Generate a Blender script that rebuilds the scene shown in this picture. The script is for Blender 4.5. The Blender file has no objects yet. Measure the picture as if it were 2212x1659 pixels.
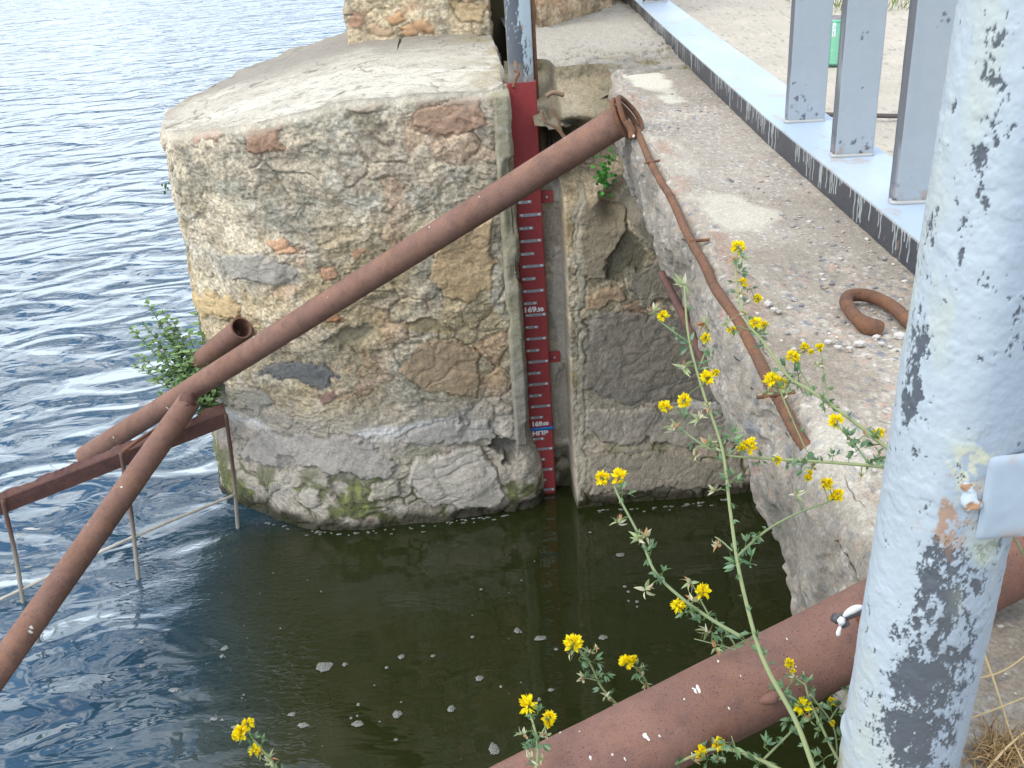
import bpy, bmesh, math, random
import numpy as np
from mathutils import Vector

# ------------------------------------------------------------------ scene, camera, light
S = bpy.context.scene
COL = S.collection
R = math.radians
CAMH = 2.39
TH, RO, HD = R(26.67), R(3.85), R(2.5)
FPX, CX, CY = 2200.0, 1106.0, 829.5          # focal length and centre in units of a 2212 px wide picture
_F = np.array([math.sin(HD)*math.cos(TH), math.cos(HD)*math.cos(TH), -math.sin(TH)])
_R0 = np.array([math.cos(HD), -math.sin(HD), 0.0]); _U0 = np.cross(_R0, _F)
_R = _R0*math.cos(RO) - _U0*math.sin(RO); _U = _R0*math.sin(RO) + _U0*math.cos(RO)
CAM = np.array([0.0, 0.0, CAMH])
cd = bpy.data.cameras.new('camera'); cam = bpy.data.objects.new('camera', cd); COL.objects.link(cam)
cd.sensor_fit = 'HORIZONTAL'; cd.sensor_width = 36.0; cd.lens = FPX/2212*36.0
cd.clip_start = 0.02; cd.clip_end = 3000
from mathutils import Matrix
cam.matrix_world = Matrix(((_R[0], _U[0], -_F[0], 0), (_R[1], _U[1], -_F[1], 0), (_R[2], _U[2], -_F[2], CAMH), (0, 0, 0, 1)))
S.camera = cam

W = bpy.data.worlds.new('World'); S.world = W; W.use_nodes = True
wn = W.node_tree; wn.nodes.clear()
def wnode(t, **k):
    n = wn.nodes.new(t)
    for a, b in k.items(): setattr(n, a, b)
    return n
SUN_EL, SUN_AZ = 52.0, -112.0                 # degrees; azimuth from +Y towards +X
sky = wnode('ShaderNodeTexSky'); sky.sky_type = 'NISHITA'; sky.sun_disc = False
sky.sun_elevation = R(SUN_EL); sky.sun_rotation = R(SUN_AZ); sky.air_density = 1.2; sky.dust_density = 0.6; sky.ozone_density = 4.5
tc = wnode('ShaderNodeTexCoord'); mp = wnode('ShaderNodeMapping'); mp.inputs['Scale'].default_value = (1.0, 1.0, 2.6)
mp.inputs['Location'].default_value = (0.35, 0.2, 0.1)
nz = wnode('ShaderNodeTexNoise'); nz.inputs['Scale'].default_value = 3.0; nz.inputs['Detail'].default_value = 7; nz.inputs['Roughness'].default_value = 0.55
rp = wnode('ShaderNodeValToRGB'); rp.color_ramp.elements[0].position = 0.44; rp.color_ramp.elements[1].position = 0.54
n2 = wnode('ShaderNodeTexNoise'); n2.inputs['Scale'].default_value = 5.0; n2.inputs['Detail'].default_value = 5
cr = wnode('ShaderNodeValToRGB'); cr.color_ramp.elements[0].position = 0.35; cr.color_ramp.elements[1].position = 0.7
cr.color_ramp.elements[0].color = (7.6, 8.6, 9.6, 1); cr.color_ramp.elements[1].color = (13.6, 13.6, 13.8, 1)
mx = wnode('ShaderNodeMix'); mx.data_type = 'RGBA'
bg = wnode('ShaderNodeBackground'); bg.inputs['Strength'].default_value = 0.135
wo = wnode('ShaderNodeOutputWorld')
L = wn.links.new
L(tc.outputs['Generated'], mp.inputs['Vector']); L(mp.outputs['Vector'], nz.inputs['Vector']); L(mp.outputs['Vector'], n2.inputs['Vector'])
L(nz.outputs['Fac'], rp.inputs['Fac']); L(n2.outputs['Fac'], cr.inputs['Fac'])
L(rp.outputs['Color'], mx.inputs['Factor']); L(sky.outputs['Color'], mx.inputs[6]); L(cr.outputs['Color'], mx.inputs[7])
sx = wnode('ShaderNodeSeparateXYZ'); L(tc.outputs['Generated'], sx.inputs[0])
hr = wnode('ShaderNodeValToRGB'); hr.color_ramp.elements[0].position = 0.0; hr.color_ramp.elements[0].color = (.9, .9, .9, 1); hr.color_ramp.elements[1].position = 0.42; hr.color_ramp.elements[1].color = (0, 0, 0, 1)
L(sx.outputs['Z'], hr.inputs['Fac'])
mh = wnode('ShaderNodeMix'); mh.data_type = 'RGBA'; L(hr.outputs['Color'], mh.inputs['Factor']); L(mx.outputs[2], mh.inputs[6]); mh.inputs[7].default_value = (5.0, 6.0, 7.0, 1)
L(mh.outputs[2], bg.inputs['Color']); L(bg.outputs['Background'], wo.inputs['Surface'])

sd = bpy.data.lights.new('sun', 'SUN'); sd.energy = 1.4; sd.angle = R(38); sd.color = (1.0, 0.93, 0.82)
sun = bpy.data.objects.new('sun', sd); COL.objects.link(sun)
_d = Vector((math.sin(R(SUN_AZ))*math.cos(R(SUN_EL)), math.cos(R(SUN_AZ))*math.cos(R(SUN_EL)), math.sin(R(SUN_EL))))
sun.rotation_euler = _d.to_track_quat('Z', 'Y').to_euler(); sun.location = (0, 0, 12)
S.view_settings.view_transform = 'Standard'; S.view_settings.look = 'None'
S.view_settings.exposure = 0.66; S.view_settings.gamma = 1.0

# ------------------------------------------------------------------ helpers
def ray(x, y): return _F*FPX + _R*(x-CX) - _U*(y-CY)
def atz(x, y, z): r = ray(x, y); return CAM + r*((z-CAMH)/r[2])
def aty(x, y, Y): r = ray(x, y); return CAM + r*(Y/r[1])
def atd(x, y, d): return CAM + ray(x, y)*(d/FPX)
def proj(P):
    d = np.asarray(P, float) - CAM; w = d@_F
    return np.stack([CX+FPX*(d@_R)/w, CY-FPX*(d@_U)/w], -1)

def tag(o, label=None, cat=None, group=None, kind=None):
    if label: o['label'] = label
    if cat: o['category'] = cat
    if group: o['group'] = group
    if kind: o['kind'] = kind
    return o
def empty(name, loc, label, cat, group=None):
    o = bpy.data.objects.new(name, None); COL.objects.link(o); o.location = Vector(loc); o.empty_display_size = 0.05
    return tag(o, label, cat, group)
def link(name, me, mat, parent=None):
    o = bpy.data.objects.new(name, me); COL.objects.link(o)
    if mat is not None: me.materials.append(mat)
    if parent is not None:
        o.parent = parent; o.matrix_parent_inverse = Matrix.Translation(-parent.location)
    return o
def make_mesh(name, V, F, smooth=True, col=None):
    me = bpy.data.meshes.new(name); V = np.asarray(V, np.float32).reshape(-1, 3)
    me.vertices.add(len(V)); me.vertices.foreach_set('co', V.ravel())
    F = list(F) if not isinstance(F, np.ndarray) else F
    if isinstance(F, np.ndarray):
        k = F.shape[1]; me.loops.add(F.size); me.loops.foreach_set('vertex_index', F.ravel().astype(np.int32))
        me.polygons.add(len(F)); me.polygons.foreach_set('loop_start', np.arange(0, F.size, k, dtype=np.int32))
    else:
        tot = np.array([len(f) for f in F], np.int32); idx = np.concatenate([np.asarray(f, np.int32) for f in F])
        me.loops.add(len(idx)); me.loops.foreach_set('vertex_index', idx)
        me.polygons.add(len(F)); me.polygons.foreach_set('loop_start', np.concatenate([[0], np.cumsum(tot)[:-1]]).astype(np.int32))
    me.update(calc_edges=True)
    me.polygons.foreach_set('use_smooth', np.full(len(me.polygons), smooth))
    if col is not None:
        ca = me.color_attributes.new('Col', 'FLOAT_COLOR', 'POINT')
        c = np.ones((len(V), 4), np.float32); c[:, :3] = np.clip(np.asarray(col).reshape(-1, 3), 0, 1); ca.data.foreach_set('color', c.ravel())
    me.validate(); return me
def grid_faces(nu, nv, flip=False, wrap=False):
    i = np.arange(nu if wrap else nu-1)[:, None]; j = np.arange(nv-1)[None, :]; i2 = (i+1) % nu
    a = i*nv+j; b = i2*nv+j; c = i2*nv+j+1; d = i*nv+j+1
    f = np.stack([a, b, c, d] if not flip else [a, d, c, b], -1).reshape(-1, 4)
    return f
def grid(name, P, mat, parent=None, col=None, flip=False, wrap=False, smooth=True):
    nu, nv = P.shape[:2]
    return link(name, make_mesh(name, P, grid_faces(nu, nv, flip, wrap), smooth, col), mat, parent)

class MB:
    """collects shapes into one mesh"""
    def __init__(s): s.V = []; s.F = []; s.C = []; s.n = 0
    def add(s, V, F, c=None):
        V = np.asarray(V, float).reshape(-1, 3)
        s.V.append(V); s.F += [[int(k)+s.n for k in f] for f in F]; s.n += len(V)
        s.C.append(np.tile(np.array(c if c is not None else (.5, .5, .5), float), (len(V), 1)) if np.ndim(c) < 2 else np.asarray(c, float))
    def build(s, name, mat, parent=None, smooth=True):
        return link(name, make_mesh(name, np.concatenate(s.V), s.F, smooth, np.concatenate(s.C)), mat, parent)
    def box(s, c, sz, ax=None, col=None):
        c = np.asarray(c, float); ax = np.eye(3) if ax is None else ax
        h = np.asarray(sz, float)/2
        V = [c + ax[0]*h[0]*a + ax[1]*h[1]*b + ax[2]*h[2]*d for a in (-1, 1) for b in (-1, 1) for d in (-1, 1)]
        s.add(V, [[0, 1, 3, 2], [4, 6, 7, 5], [0, 4, 5, 1], [2, 3, 7, 6], [0, 2, 6, 4], [1, 5, 7, 3]], col)
def path_frames(P):
    P = np.asarray(P, float); T = np.gradient(P, axis=0); T /= np.linalg.norm(T, axis=1)[:, None]+1e-12
    n = np.cross(T[0], [0, 0, 1.0]);
    if np.linalg.norm(n) < 1e-3: n = np.cross(T[0], [1.0, 0, 0])
    n /= np.linalg.norm(n); N = [n]
    for k in range(1, len(P)):
        n = N[-1] - T[k]*(N[-1]@T[k]); n /= np.linalg.norm(n)+1e-12; N.append(n)
    N = np.array(N); return T, N, np.cross(T, N)
def tube_vf(P, r, seg=8, caps=True):
    P = np.asarray(P, float); T, N, B = path_frames(P); r = np.broadcast_to(r, (len(P),))
    a = np.linspace(0, 2*math.pi, seg, endpoint=False)
    V = P[:, None] + r[:, None, None]*(np.cos(a)[None, :, None]*N[:, None]+np.sin(a)[None, :, None]*B[:, None])
    F = []; n = len(P)
    for i in range(n-1):
        for j in range(seg):
            k = (j+1) % seg; F.append([i*seg+j, i*seg+k, (i+1)*seg+k, (i+1)*seg+j])
    if caps: F.append(list(range(seg))[::-1]); F.append([(n-1)*seg+j for j in range(seg)])
    return V.reshape(-1, 3), F
def smooth_path(P, n):
    P = np.asarray(P, float); m = len(P)
    if m == 2: return P[0] + (P[1]-P[0])*np.linspace(0, 1, n)[:, None]
    Q = np.vstack([2*P[0]-P[1], P, 2*P[-1]-P[-2]]); out = []
    for t in np.linspace(0, m-1-1e-9, n):
        i = int(t); u = t-i; p0, p1, p2, p3 = Q[i:i+4]
        out.append(.5*((2*p1)+(-p0+p2)*u+(2*p0-5*p1+4*p2-p3)*u*u+(-p0+3*p1-3*p2+p3)*u**3))
    return np.array(out)

# numpy noise
def _h(ix, iy, iz, s):
    n = (ix.astype(np.int64)*374761393 + iy.astype(np.int64)*668265263 + iz.astype(np.int64)*2147483647 + s*974634777) & 0xffffffff
    n = ((n ^ (n >> 13))*1274126177) & 0xffffffff; n = ((n ^ (n >> 16))*2246822519) & 0xffffffff
    return ((n ^ (n >> 15)) & 0xffffff)/float(0xffffff)
def vnoise(P, s=0):
    P = np.asarray(P, float); i = np.floor(P); f = P-i; f = f*f*f*(f*(f*6-15)+10); o = 0
    for a in (0, 1):
        for b in (0, 1):
            for c in (0, 1):
                w = (f[..., 0] if a else 1-f[..., 0])*(f[..., 1] if b else 1-f[..., 1])*(f[..., 2] if c else 1-f[..., 2])
                o = o + w*_h(i[..., 0]+a, i[..., 1]+b, i[..., 2]+c, s)
    return o
def fbm(P, sc=1.0, o=4, s=0, g=0.5):
    P = np.asarray(P, float)*np.asarray(sc); t = 0; a = 1; n = 0
    for k in range(o): t = t + a*vnoise(P + k*17.3, s+k*7); n += a; a *= g; P = P*2.03
    return t/n
def worley(P, sc=1.0, s=0):
    P = np.asarray(P, float)*np.asarray(sc); i = np.floor(P); f1 = np.full(P.shape[:-1], 9.0); f2 = f1.copy(); idv = np.zeros_like(f1)
    for a in (-1, 0, 1):
        for b in (-1, 0, 1):
            for c in (-1, 0, 1):
                x, y, z = i[..., 0]+a, i[..., 1]+b, i[..., 2]+c
                q = np.stack([x+_h(x, y, z, s+1), y+_h(x, y, z, s+2), z+_h(x, y, z, s+3)], -1)
                d = np.sqrt(((P-q)**2).sum(-1)); m = d < f1
                f2 = np.where(m, f1, np.minimum(f2, d)); idv = np.where(m, _h(x, y, z, s+4), idv); f1 = np.where(m, d, f1)
    return f1, f2, idv
def ss(a, b, x): t = np.clip((x-a)/(b-a), 0, 1); return t*t*(3-2*t)
def mixc(c, d, t): return c*(1-t[..., None]) + np.asarray(d, float)*t[..., None]
def poly_sd(X, poly):
    """signed distance, positive inside, in the units of X"""
    p = np.asarray(poly, float); x, y = X[..., 0], X[..., 1]; d = np.full(x.shape, 1e9); ins = np.zeros(x.shape, bool)
    for k in range(len(p)):
        a, b = p[k], p[(k+1) % len(p)]; e = b-a
        t = np.clip(((x-a[0])*e[0]+(y-a[1])*e[1])/(e@e), 0, 1)
        d = np.minimum(d, np.hypot(x-a[0]-t*e[0], y-a[1]-t*e[1]))
        if abs(e[1]) > 1e-9:
            c = ((a[1] > y) != (b[1] > y)) & (x < e[0]*(y-a[1])/e[1]+a[0]); ins ^= c
    return np.where(ins, d, -d)
def grid_normals(P):
    du = np.gradient(P, axis=0); dv = np.gradient(P, axis=1); n = np.cross(du, dv)
    return n/(np.linalg.norm(n, axis=-1, keepdims=True)+1e-12)

# ------------------------------------------------------------------ materials
def mat(name, rough=0.9, spec=0.3):
    m = bpy.data.materials.new(name); m.use_nodes = True; b = m.node_tree.nodes['Principled BSDF']
    b.inputs['Roughness'].default_value = rough; b.inputs['Specular IOR Level'].default_value = spec
    return m, m.node_tree, b
def nd(t, ty, **k):
    n = t.nodes.new(ty)
    for a, v in k.items():
        if a in n.inputs.keys(): n.inputs[a].default_value = v
        else: setattr(n, a, v)
    return n
def ramp(t, src, stops):
    r = t.nodes.new('ShaderNodeValToRGB'); e = r.color_ramp.elements
    while len(e) < len(stops): e.new(0.5)
    for k, (p, c) in enumerate(stops): e[k].position = p; e[k].color = (*c, 1) if len(c) == 3 else c
    t.links.new(src, r.inputs['Fac']); return r
def noise(t, scale, detail=6, rough=.6, vec=None):
    n = nd(t, 'ShaderNodeTexNoise', Scale=scale, Detail=detail, Roughness=rough)
    if vec is None: vec = t.nodes.new('ShaderNodeTexCoord').outputs['Object']
    t.links.new(vec, n.inputs['Vector']); return n
def mixrgb(t, a, b, f, mode='MIX'):
    m = t.nodes.new('ShaderNodeMix'); m.data_type = 'RGBA'; m.blend_type = mode
    for s, v in ((m.inputs[0], f), (m.inputs[6], a), (m.inputs[7], b)):
        if hasattr(v, 'is_linked'): t.links.new(v, s)
        elif isinstance(v, (int, float)): s.default_value = v
        else: s.default_value = (*v, 1)
    return m.outputs[2]
def bump(t, b, src, strength=.5, dist=.01, prev=None):
    n = nd(t, 'ShaderNodeBump', Strength=strength, Distance=dist); t.links.new(src, n.inputs['Height'])
    if prev: t.links.new(prev, n.inputs['Normal'])
    t.links.new(n.outputs[0], b.inputs['Normal']); return n.outputs[0]
def vcol_mat(name, rough=.92, spec=.2, grain=.25, gs=220, bs=.5, bd=.004):
    m, t, b = mat(name, rough, spec)
    a = nd(t, 'ShaderNodeAttribute', attribute_name='Col')
    n = noise(t, gs, 4, .7); r = ramp(t, n.outputs['Fac'], [(.3, (1-grain,)*3), (.7, (1+grain,)*3)])
    t.links.new(mixrgb(t, a.outputs['Color'], r.outputs['Color'], 1.0, 'MULTIPLY'), b.inputs['Base Color'])
    n2 = noise(t, gs*.6, 8, .7); bump(t, b, n2.outputs['Fac'], bs, bd); return m
M_ROCK = vcol_mat('rubble_masonry', bd=.006, bs=.7, gs=160)
M_CONC = vcol_mat('old_concrete', gs=260, grain=.3, bd=.004, bs=.6)
M_PAINT = vcol_mat('old_paint', rough=.42, spec=.45, grain=.03, gs=60, bs=.25, bd=.003)
M_PLAIN = vcol_mat('tinted', rough=.7, spec=.25, grain=.12, gs=300, bs=.1, bd=.001)
M_WATERY = vcol_mat('wet', rough=.3, spec=.5, grain=.1)

def rust_mat(name, base=(.225, .122, .090), orange=(.30, .155, .088), dark=(.14, .085, .068), flecks=.0, sc=1.0):
    m, t, b = mat(name, .72, .3)
    big = noise(t, 9*sc, 6, .65); r1 = ramp(t, big.outputs['Fac'], [(.42, base), (.66, orange)])
    n2 = noise(t, 26*sc, 7, .7); r2 = ramp(t, n2.outputs['Fac'], [(.36, (0, 0, 0)), (.52, (1, 1, 1))])
    c = mixrgb(t, dark, r1.outputs['Color'], r2.outputs['Color'])
    st = noise(t, 3.2*sc, 5, .7); r5 = ramp(t, st.outputs['Fac'], [(.40, tuple(.78*x for x in base)), (.52, (base[0]*1.15, base[1]*1.2, base[2]*1.25)), (.62, tuple(.9*x for x in base))])
    c = mixrgb(t, r5.outputs['Color'], c, .55)
    sp = noise(t, 340*sc, 2, .5); r3 = ramp(t, sp.outputs['Fac'], [(.30, (.35, .3, .3)), (.40, (1, 1, 1))])
    c = mixrgb(t, c, r3.outputs['Color'], 1.0, 'MULTIPLY')
    if flecks:
        v = nd(t, 'ShaderNodeTexVoronoi', Scale=30*sc); t.links.new(t.nodes.new('ShaderNodeTexCoord').outputs['Object'], v.inputs['Vector'])
        vr = ramp(t, v.outputs['Distance'], [(.05, (1, 1, 1)), (.09, (0, 0, 0))])
        rr = nd(t, 'ShaderNodeSeparateColor'); t.links.new(v.outputs['Color'], rr.inputs[0]); k = ramp(t, rr.outputs[0], [(1-flecks-.01, (0, 0, 0)), (1-flecks, (1, 1, 1))])
        f = mixrgb(t, vr.outputs['Color'], k.outputs['Color'], 1.0, 'MULTIPLY')
        c = mixrgb(t, c, (.62, .6, .56), f)
    t.links.new(c, b.inputs['Base Color']); nb = noise(t, 70*sc, 8, .75); bump(t, b, nb.outputs['Fac'], .6, .004)
    return m
M_RUST = rust_mat('rusty_steel', flecks=.10)
M_RUSTD = rust_mat('rusty_steel_dark', base=(.12, .06, .05), orange=(.17, .075, .045), dark=(.07, .04, .035), sc=1.5)
M_RUSTO = rust_mat('rusty_steel_orange', base=(.17, .085, .05), orange=(.30, .13, .05), dark=(.09, .05, .035), sc=3)
M_RUSTP = rust_mat('rusty_steel_near', base=(.215, .115, .088), orange=(.25, .12, .075), dark=(.165, .09, .075), flecks=.07, sc=2.0)

def simple(name, c, rough=.6, spec=.4, metal=0, bumpy=0):
    m, t, b = mat(name, rough, spec); b.inputs['Base Color'].default_value = (*c, 1); b.inputs['Metallic'].default_value = metal
    n = noise(t, 90, 5, .6); r = ramp(t, n.outputs['Fac'], [(.3, tuple(x*.85 for x in c)), (.7, tuple(min(1, x*1.12) for x in c))])
    t.links.new(r.outputs['Color'], b.inputs['Base Color'])
    if bumpy: bump(t, b, n.outputs['Fac'], .3, bumpy)
    return m
M_RED = simple('red_paint', (.30, .036, .038), .5, .5, bumpy=.0008)
M_STEEL = simple('bright_aluminium', (.42, .43, .46), .35, .6, .6)
M_RIVET = simple('rivet', (.8, .8, .8), .3, .6, .4)
M_WHITE = simple('white_letters', (.8, .8, .78), .6)
M_BLUE = simple('blue_tape', (.02, .19, .52), .45)

def leaf_mat(name, c, c2, tr=.25):
    m, t, b = mat(name, .6, .3)
    a = nd(t, 'ShaderNodeAttribute', attribute_name='Col')
    t.links.new(a.outputs['Color'], b.inputs['Base Color'])
    tl = nd(t, 'ShaderNodeBsdfTranslucent'); t.links.new(a.outputs['Color'], tl.inputs['Color'])
    ms = nd(t, 'ShaderNodeMixShader'); ms.inputs[0].default_value = tr
    t.links.new(b.outputs[0], ms.inputs[1]); t.links.new(tl.outputs[0], ms.inputs[2]); t.links.new(ms.outputs[0], t.nodes['Material Output'].inputs['Surface'])
    return m
M_LEAF = leaf_mat('leaf', 0, 0, .3)
M_PETAL = leaf_mat('petal', 0, 0, .35)

# ------------------------------------------------------------------ water
def water():
    xs = np.concatenate([-np.geomspace(300, 6, 40), np.linspace(-5.9, 3.5, 190), np.geomspace(3.7, 60, 10)])
    ys = np.concatenate([np.linspace(-3, 8, 220), np.geomspace(8.2, 900, 50)])
    X, Y = np.meshgrid(xs, ys, indexing='ij'); P = np.stack([X, Y, 0*X], -1)
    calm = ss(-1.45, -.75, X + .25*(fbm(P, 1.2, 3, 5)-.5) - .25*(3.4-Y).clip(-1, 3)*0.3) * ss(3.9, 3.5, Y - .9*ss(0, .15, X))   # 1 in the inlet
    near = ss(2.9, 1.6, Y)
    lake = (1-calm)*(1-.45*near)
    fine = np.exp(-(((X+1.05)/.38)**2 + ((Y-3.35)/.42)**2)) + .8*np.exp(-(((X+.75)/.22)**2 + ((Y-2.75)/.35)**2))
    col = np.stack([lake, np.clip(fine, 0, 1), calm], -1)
    m, t, b = mat('lake_water', .03, .5); t.nodes.remove(b)
    a = nd(t, 'ShaderNodeAttribute', attribute_name='Col'); sp = nd(t, 'ShaderNodeSeparateColor'); t.links.new(a.outputs['Color'], sp.inputs[0])
    g = t.nodes.new('ShaderNodeTexCoord').outputs['Object']
    def wave(rot, scx, scy, scale, detail, dist):
        mpn = nd(t, 'ShaderNodeMapping', Rotation=(0, 0, R(rot)), Scale=(scx, scy, 1)); t.links.new(g, mpn.inputs[0])
        n = nd(t, 'ShaderNodeTexNoise', Scale=scale, Detail=detail, Roughness=.45, Distortion=dist); t.links.new(mpn.outputs[0], n.inputs['Vector']); return n.outputs['Fac']
    def mul(x, y):
        k = nd(t, 'ShaderNodeMath', operation='MULTIPLY')
        for s, v in ((k.inputs[0], x), (k.inputs[1], y)):
            if hasattr(v, 'is_linked'): t.links.new(v, s)
            else: s.default_value = v
        return k.outputs[0]
    def add(x, y):
        k = nd(t, 'ShaderNodeMath', operation='ADD'); t.links.new(x, k.inputs[0]); t.links.new(y, k.inputs[1]); return k.outputs[0]
    w1 = wave(-20, .95, 1.5, 1.8, 1.4, 1.3); w2 = wave(-12, .9, 1.5, 4.6, 2.2, 1.2); w4 = wave(22, .8, 1.5, 1.2, 1.0, .5)
    w3 = wave(35, 1, 2.2, 26, 3, 1.0); w5 = wave(10, .8, 2.4, 3.0, 3, .6)
    h = add(add(mul(w1, .10), mul(w2, .017)), mul(w4, .09))
    h = mul(h, sp.outputs[0])
    h = add(h, mul(mul(w3, .0042), sp.outputs[1]))
    h = add(h, mul(mul(w5, .0035), sp.outputs[2]))
    bp = nd(t, 'ShaderNodeBump', Strength=1.0, Distance=1.0); t.links.new(h, bp.inputs['Height'])
    body = nd(t, 'ShaderNodeBsdfDiffuse'); t.links.new(mixrgb(t, (.022, .029, .008), (.028, .078, .125), sp.outputs[0]), body.inputs['Color'])  # lake zone tinted blue: reflected sky painted into the body colour
    tr = nd(t, 'ShaderNodeBsdfTransparent'); tr.inputs['Color'].default_value = (.55, .5, .28, 1)
    m1 = nd(t, 'ShaderNodeMixShader'); m1.inputs[0].default_value = .22; t.links.new(body.outputs[0], m1.inputs[1]); t.links.new(tr.outputs[0], m1.inputs[2])
    gl = nd(t, 'ShaderNodeBsdfGlossy', Roughness=.02); t.links.new(bp.outputs[0], gl.inputs['Normal'])
    fr = nd(t, 'ShaderNodeFresnel', IOR=1.33); t.links.new(bp.outputs[0], fr.inputs['Normal'])
    frb = nd(t, 'ShaderNodeMath', operation='MULTIPLY_ADD', use_clamp=True); t.links.new(fr.outputs[0], frb.inputs[0]); frb.inputs[1].default_value = 2.3; k_ = mul(sp.outputs[0], .055); t.links.new(k_, frb.inputs[2]); frb = frb.outputs[0]  # Fresnel raised further on the lake, to boost its sky reflection
    m2 = nd(t, 'ShaderNodeMixShader'); t.links.new(frb, m2.inputs[0]); t.links.new(m1.outputs[0], m2.inputs[1]); t.links.new(gl.outputs[0], m2.inputs[2])
    t.links.new(m2.outputs[0], t.nodes['Material Output'].inputs['Surface'])
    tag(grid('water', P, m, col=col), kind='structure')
    m, t, b = mat('lake_mud', .95, .1)
    n = noise(t, 2.0, 5); r = ramp(t, n.outputs['Fac'], [(.3, (.012, .014, .006)), (.7, (.03, .032, .014))]); t.links.new(r.outputs['Color'], b.inputs['Base Color'])
    V = [(-300, -3, -1.4), (60, -3, -1.4), (60, 900, -1.4), (-300, 900, -1.4)]
    tag(link('lake_bed', make_mesh('lake_bed', V, [[0, 1, 2, 3]], False), m), kind='structure')
water()

# ------------------------------------------------------------------ masonry surfaces
PALE = np.array([.53, .45, .325]); GREY = np.array([.27, .255, .225])
def rock_shade(P, seed=0, cell=7.0, wet=True):
    """displacement (m) and colour of old mortared rubble at the world points P"""
    warp = np.stack([fbm(P, 5, 3, seed+11), fbm(P, 5, 3, seed+12), fbm(P, 5, 3, seed+13)], -1)-.5
    Q = P + warp*.16
    f1, f2, idv = worley(Q, (cell, cell, cell*1.35), seed+20); edge = f2-f1
    low = fbm(P, 3.2, 3, seed+1); mid = fbm(P, 11, 4, seed+2); fine = fbm(P, 45, 4, seed+3); vf = fbm(P, 150, 3, seed+4)
    ter = fbm(Q, (6, 6, 11), 4, seed+5)*9; tf = ter-np.floor(ter); step = (np.floor(ter)+ss(.0, .22, tf))/9
    expo = .75*ss(.5, .64, fbm(P, 4.5, 3, seed+6) + .18*(idv-.5))           # where the stone shows through the mortar
    d = .026*(low-.5) + .010*(mid-.5) + .010*(fine-.5) + .006*(vf-.5) + .034*(step-.5)
    crack = ss(.10, .0, edge)*ss(.42, .6, fbm(P, 7, 2, seed+7)+.12*expo)
    d = d - .007*crack + .006*expo*ss(0, .3, edge)
    c = np.tile(PALE, P.shape[:-1]+(1,))*(.72+.56*ss(.25, .75, mid))[..., None]
    c = mixc(c, (.66, .61, .50), ss(.52, .70, fbm(P, 14, 4, seed+8))*.6)
    c = mixc(c, (.25, .235, .185), ss(.52, .70, fbm(P, 9, 5, seed+9))*.65)
    c = mixc(c, (.46, .35, .18), ss(.50, .66, fbm(P, 5, 4, seed+10))*.55*ss(.35, .6, P[..., 2])*ss(1.5, 1.1, P[..., 2]))
    tint = np.stack([.40+.18*idv, .34+.12*idv, .25+.09*idv], -1); red = (idv*7 % 1 > .72)
    tint = np.where(red[..., None], np.array([.50, .29, .18]), tint)
    c = c*(1-.55*expo[..., None]) + tint*.55*expo[..., None]
    sp = fbm(P, 100, 4, seed+14, .7); c = c*(.70+.60*ss(.3, .7, sp))[..., None]
    c = c*(1-.30*crack[..., None])*(1-.35*ss(.15, .0, tf)*ss(.4, .6, mid))[..., None]
    if wet:
        z = P[..., 2] + .08*(mid-.5)
        c = mixc(c, (.40, .365, .32), ss(.62, .42, z)*.6)
        band = np.exp(-((z-.43)/.045)**2)*ss(.42, .62, fbm(P, (3, 3, 8), 3, seed+15)); c = mixc(c, (.80, .78, .75), band*.75)
        moss = ss(.44, .1, z)*ss(.48, .60, fbm(P, 10, 4, seed+16)+.22*crack-.05*ss(0, .3, edge)); c = mixc(c, (.075, .095, .022), moss*.85)
        yl = moss*ss(.55, .7, fbm(P, 40, 3, seed+17)); c = mixc(c, (.25, .28, .09), yl*.7)
        c = mixc(c, (.035, .034, .018), ss(.085, .02, z + .06*(low-.5))*.92)
    return d, c
def carve(P, N, items, d, c, sc=1.0, seed=0):
    """traced stones and hollows: (outline, height m, colour, roughness of the outline in px)"""
    X = proj(P) + (np.stack([fbm(P, 13, 5, seed+60, .62), fbm(P, 13, 5, seed+61, .62)], -1)-.5)*44
    dpt = 4.0
    for k, (poly, h, col, soft) in enumerate(items):
        sd_ = poly_sd(X, poly); m = ss(-2, soft, sd_); inn = ss(-1.5, 1.5, sd_)
        d = d*(1-.4*m) + (h*.6 if h > 0 else h*.45)*m
        d = d - .007*np.exp(-((sd_)/2.2)**2)*(1 if h > 0 else 0)*ss(.3, .55, fbm(P, 16, 2, k))
        if col is not None:
            v = .72+.56*fbm(P, 38, 4, k+3)
            c = c*(1-.88*inn[..., None]) + np.array(col)*1.28*v[..., None]*.88*inn[..., None]
            c = c*(1-.38*np.exp(-((sd_+.5)/2.0)**2)*ss(.35, .6, fbm(P, 12, 2, k+9)))[..., None]
    return d, c

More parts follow.
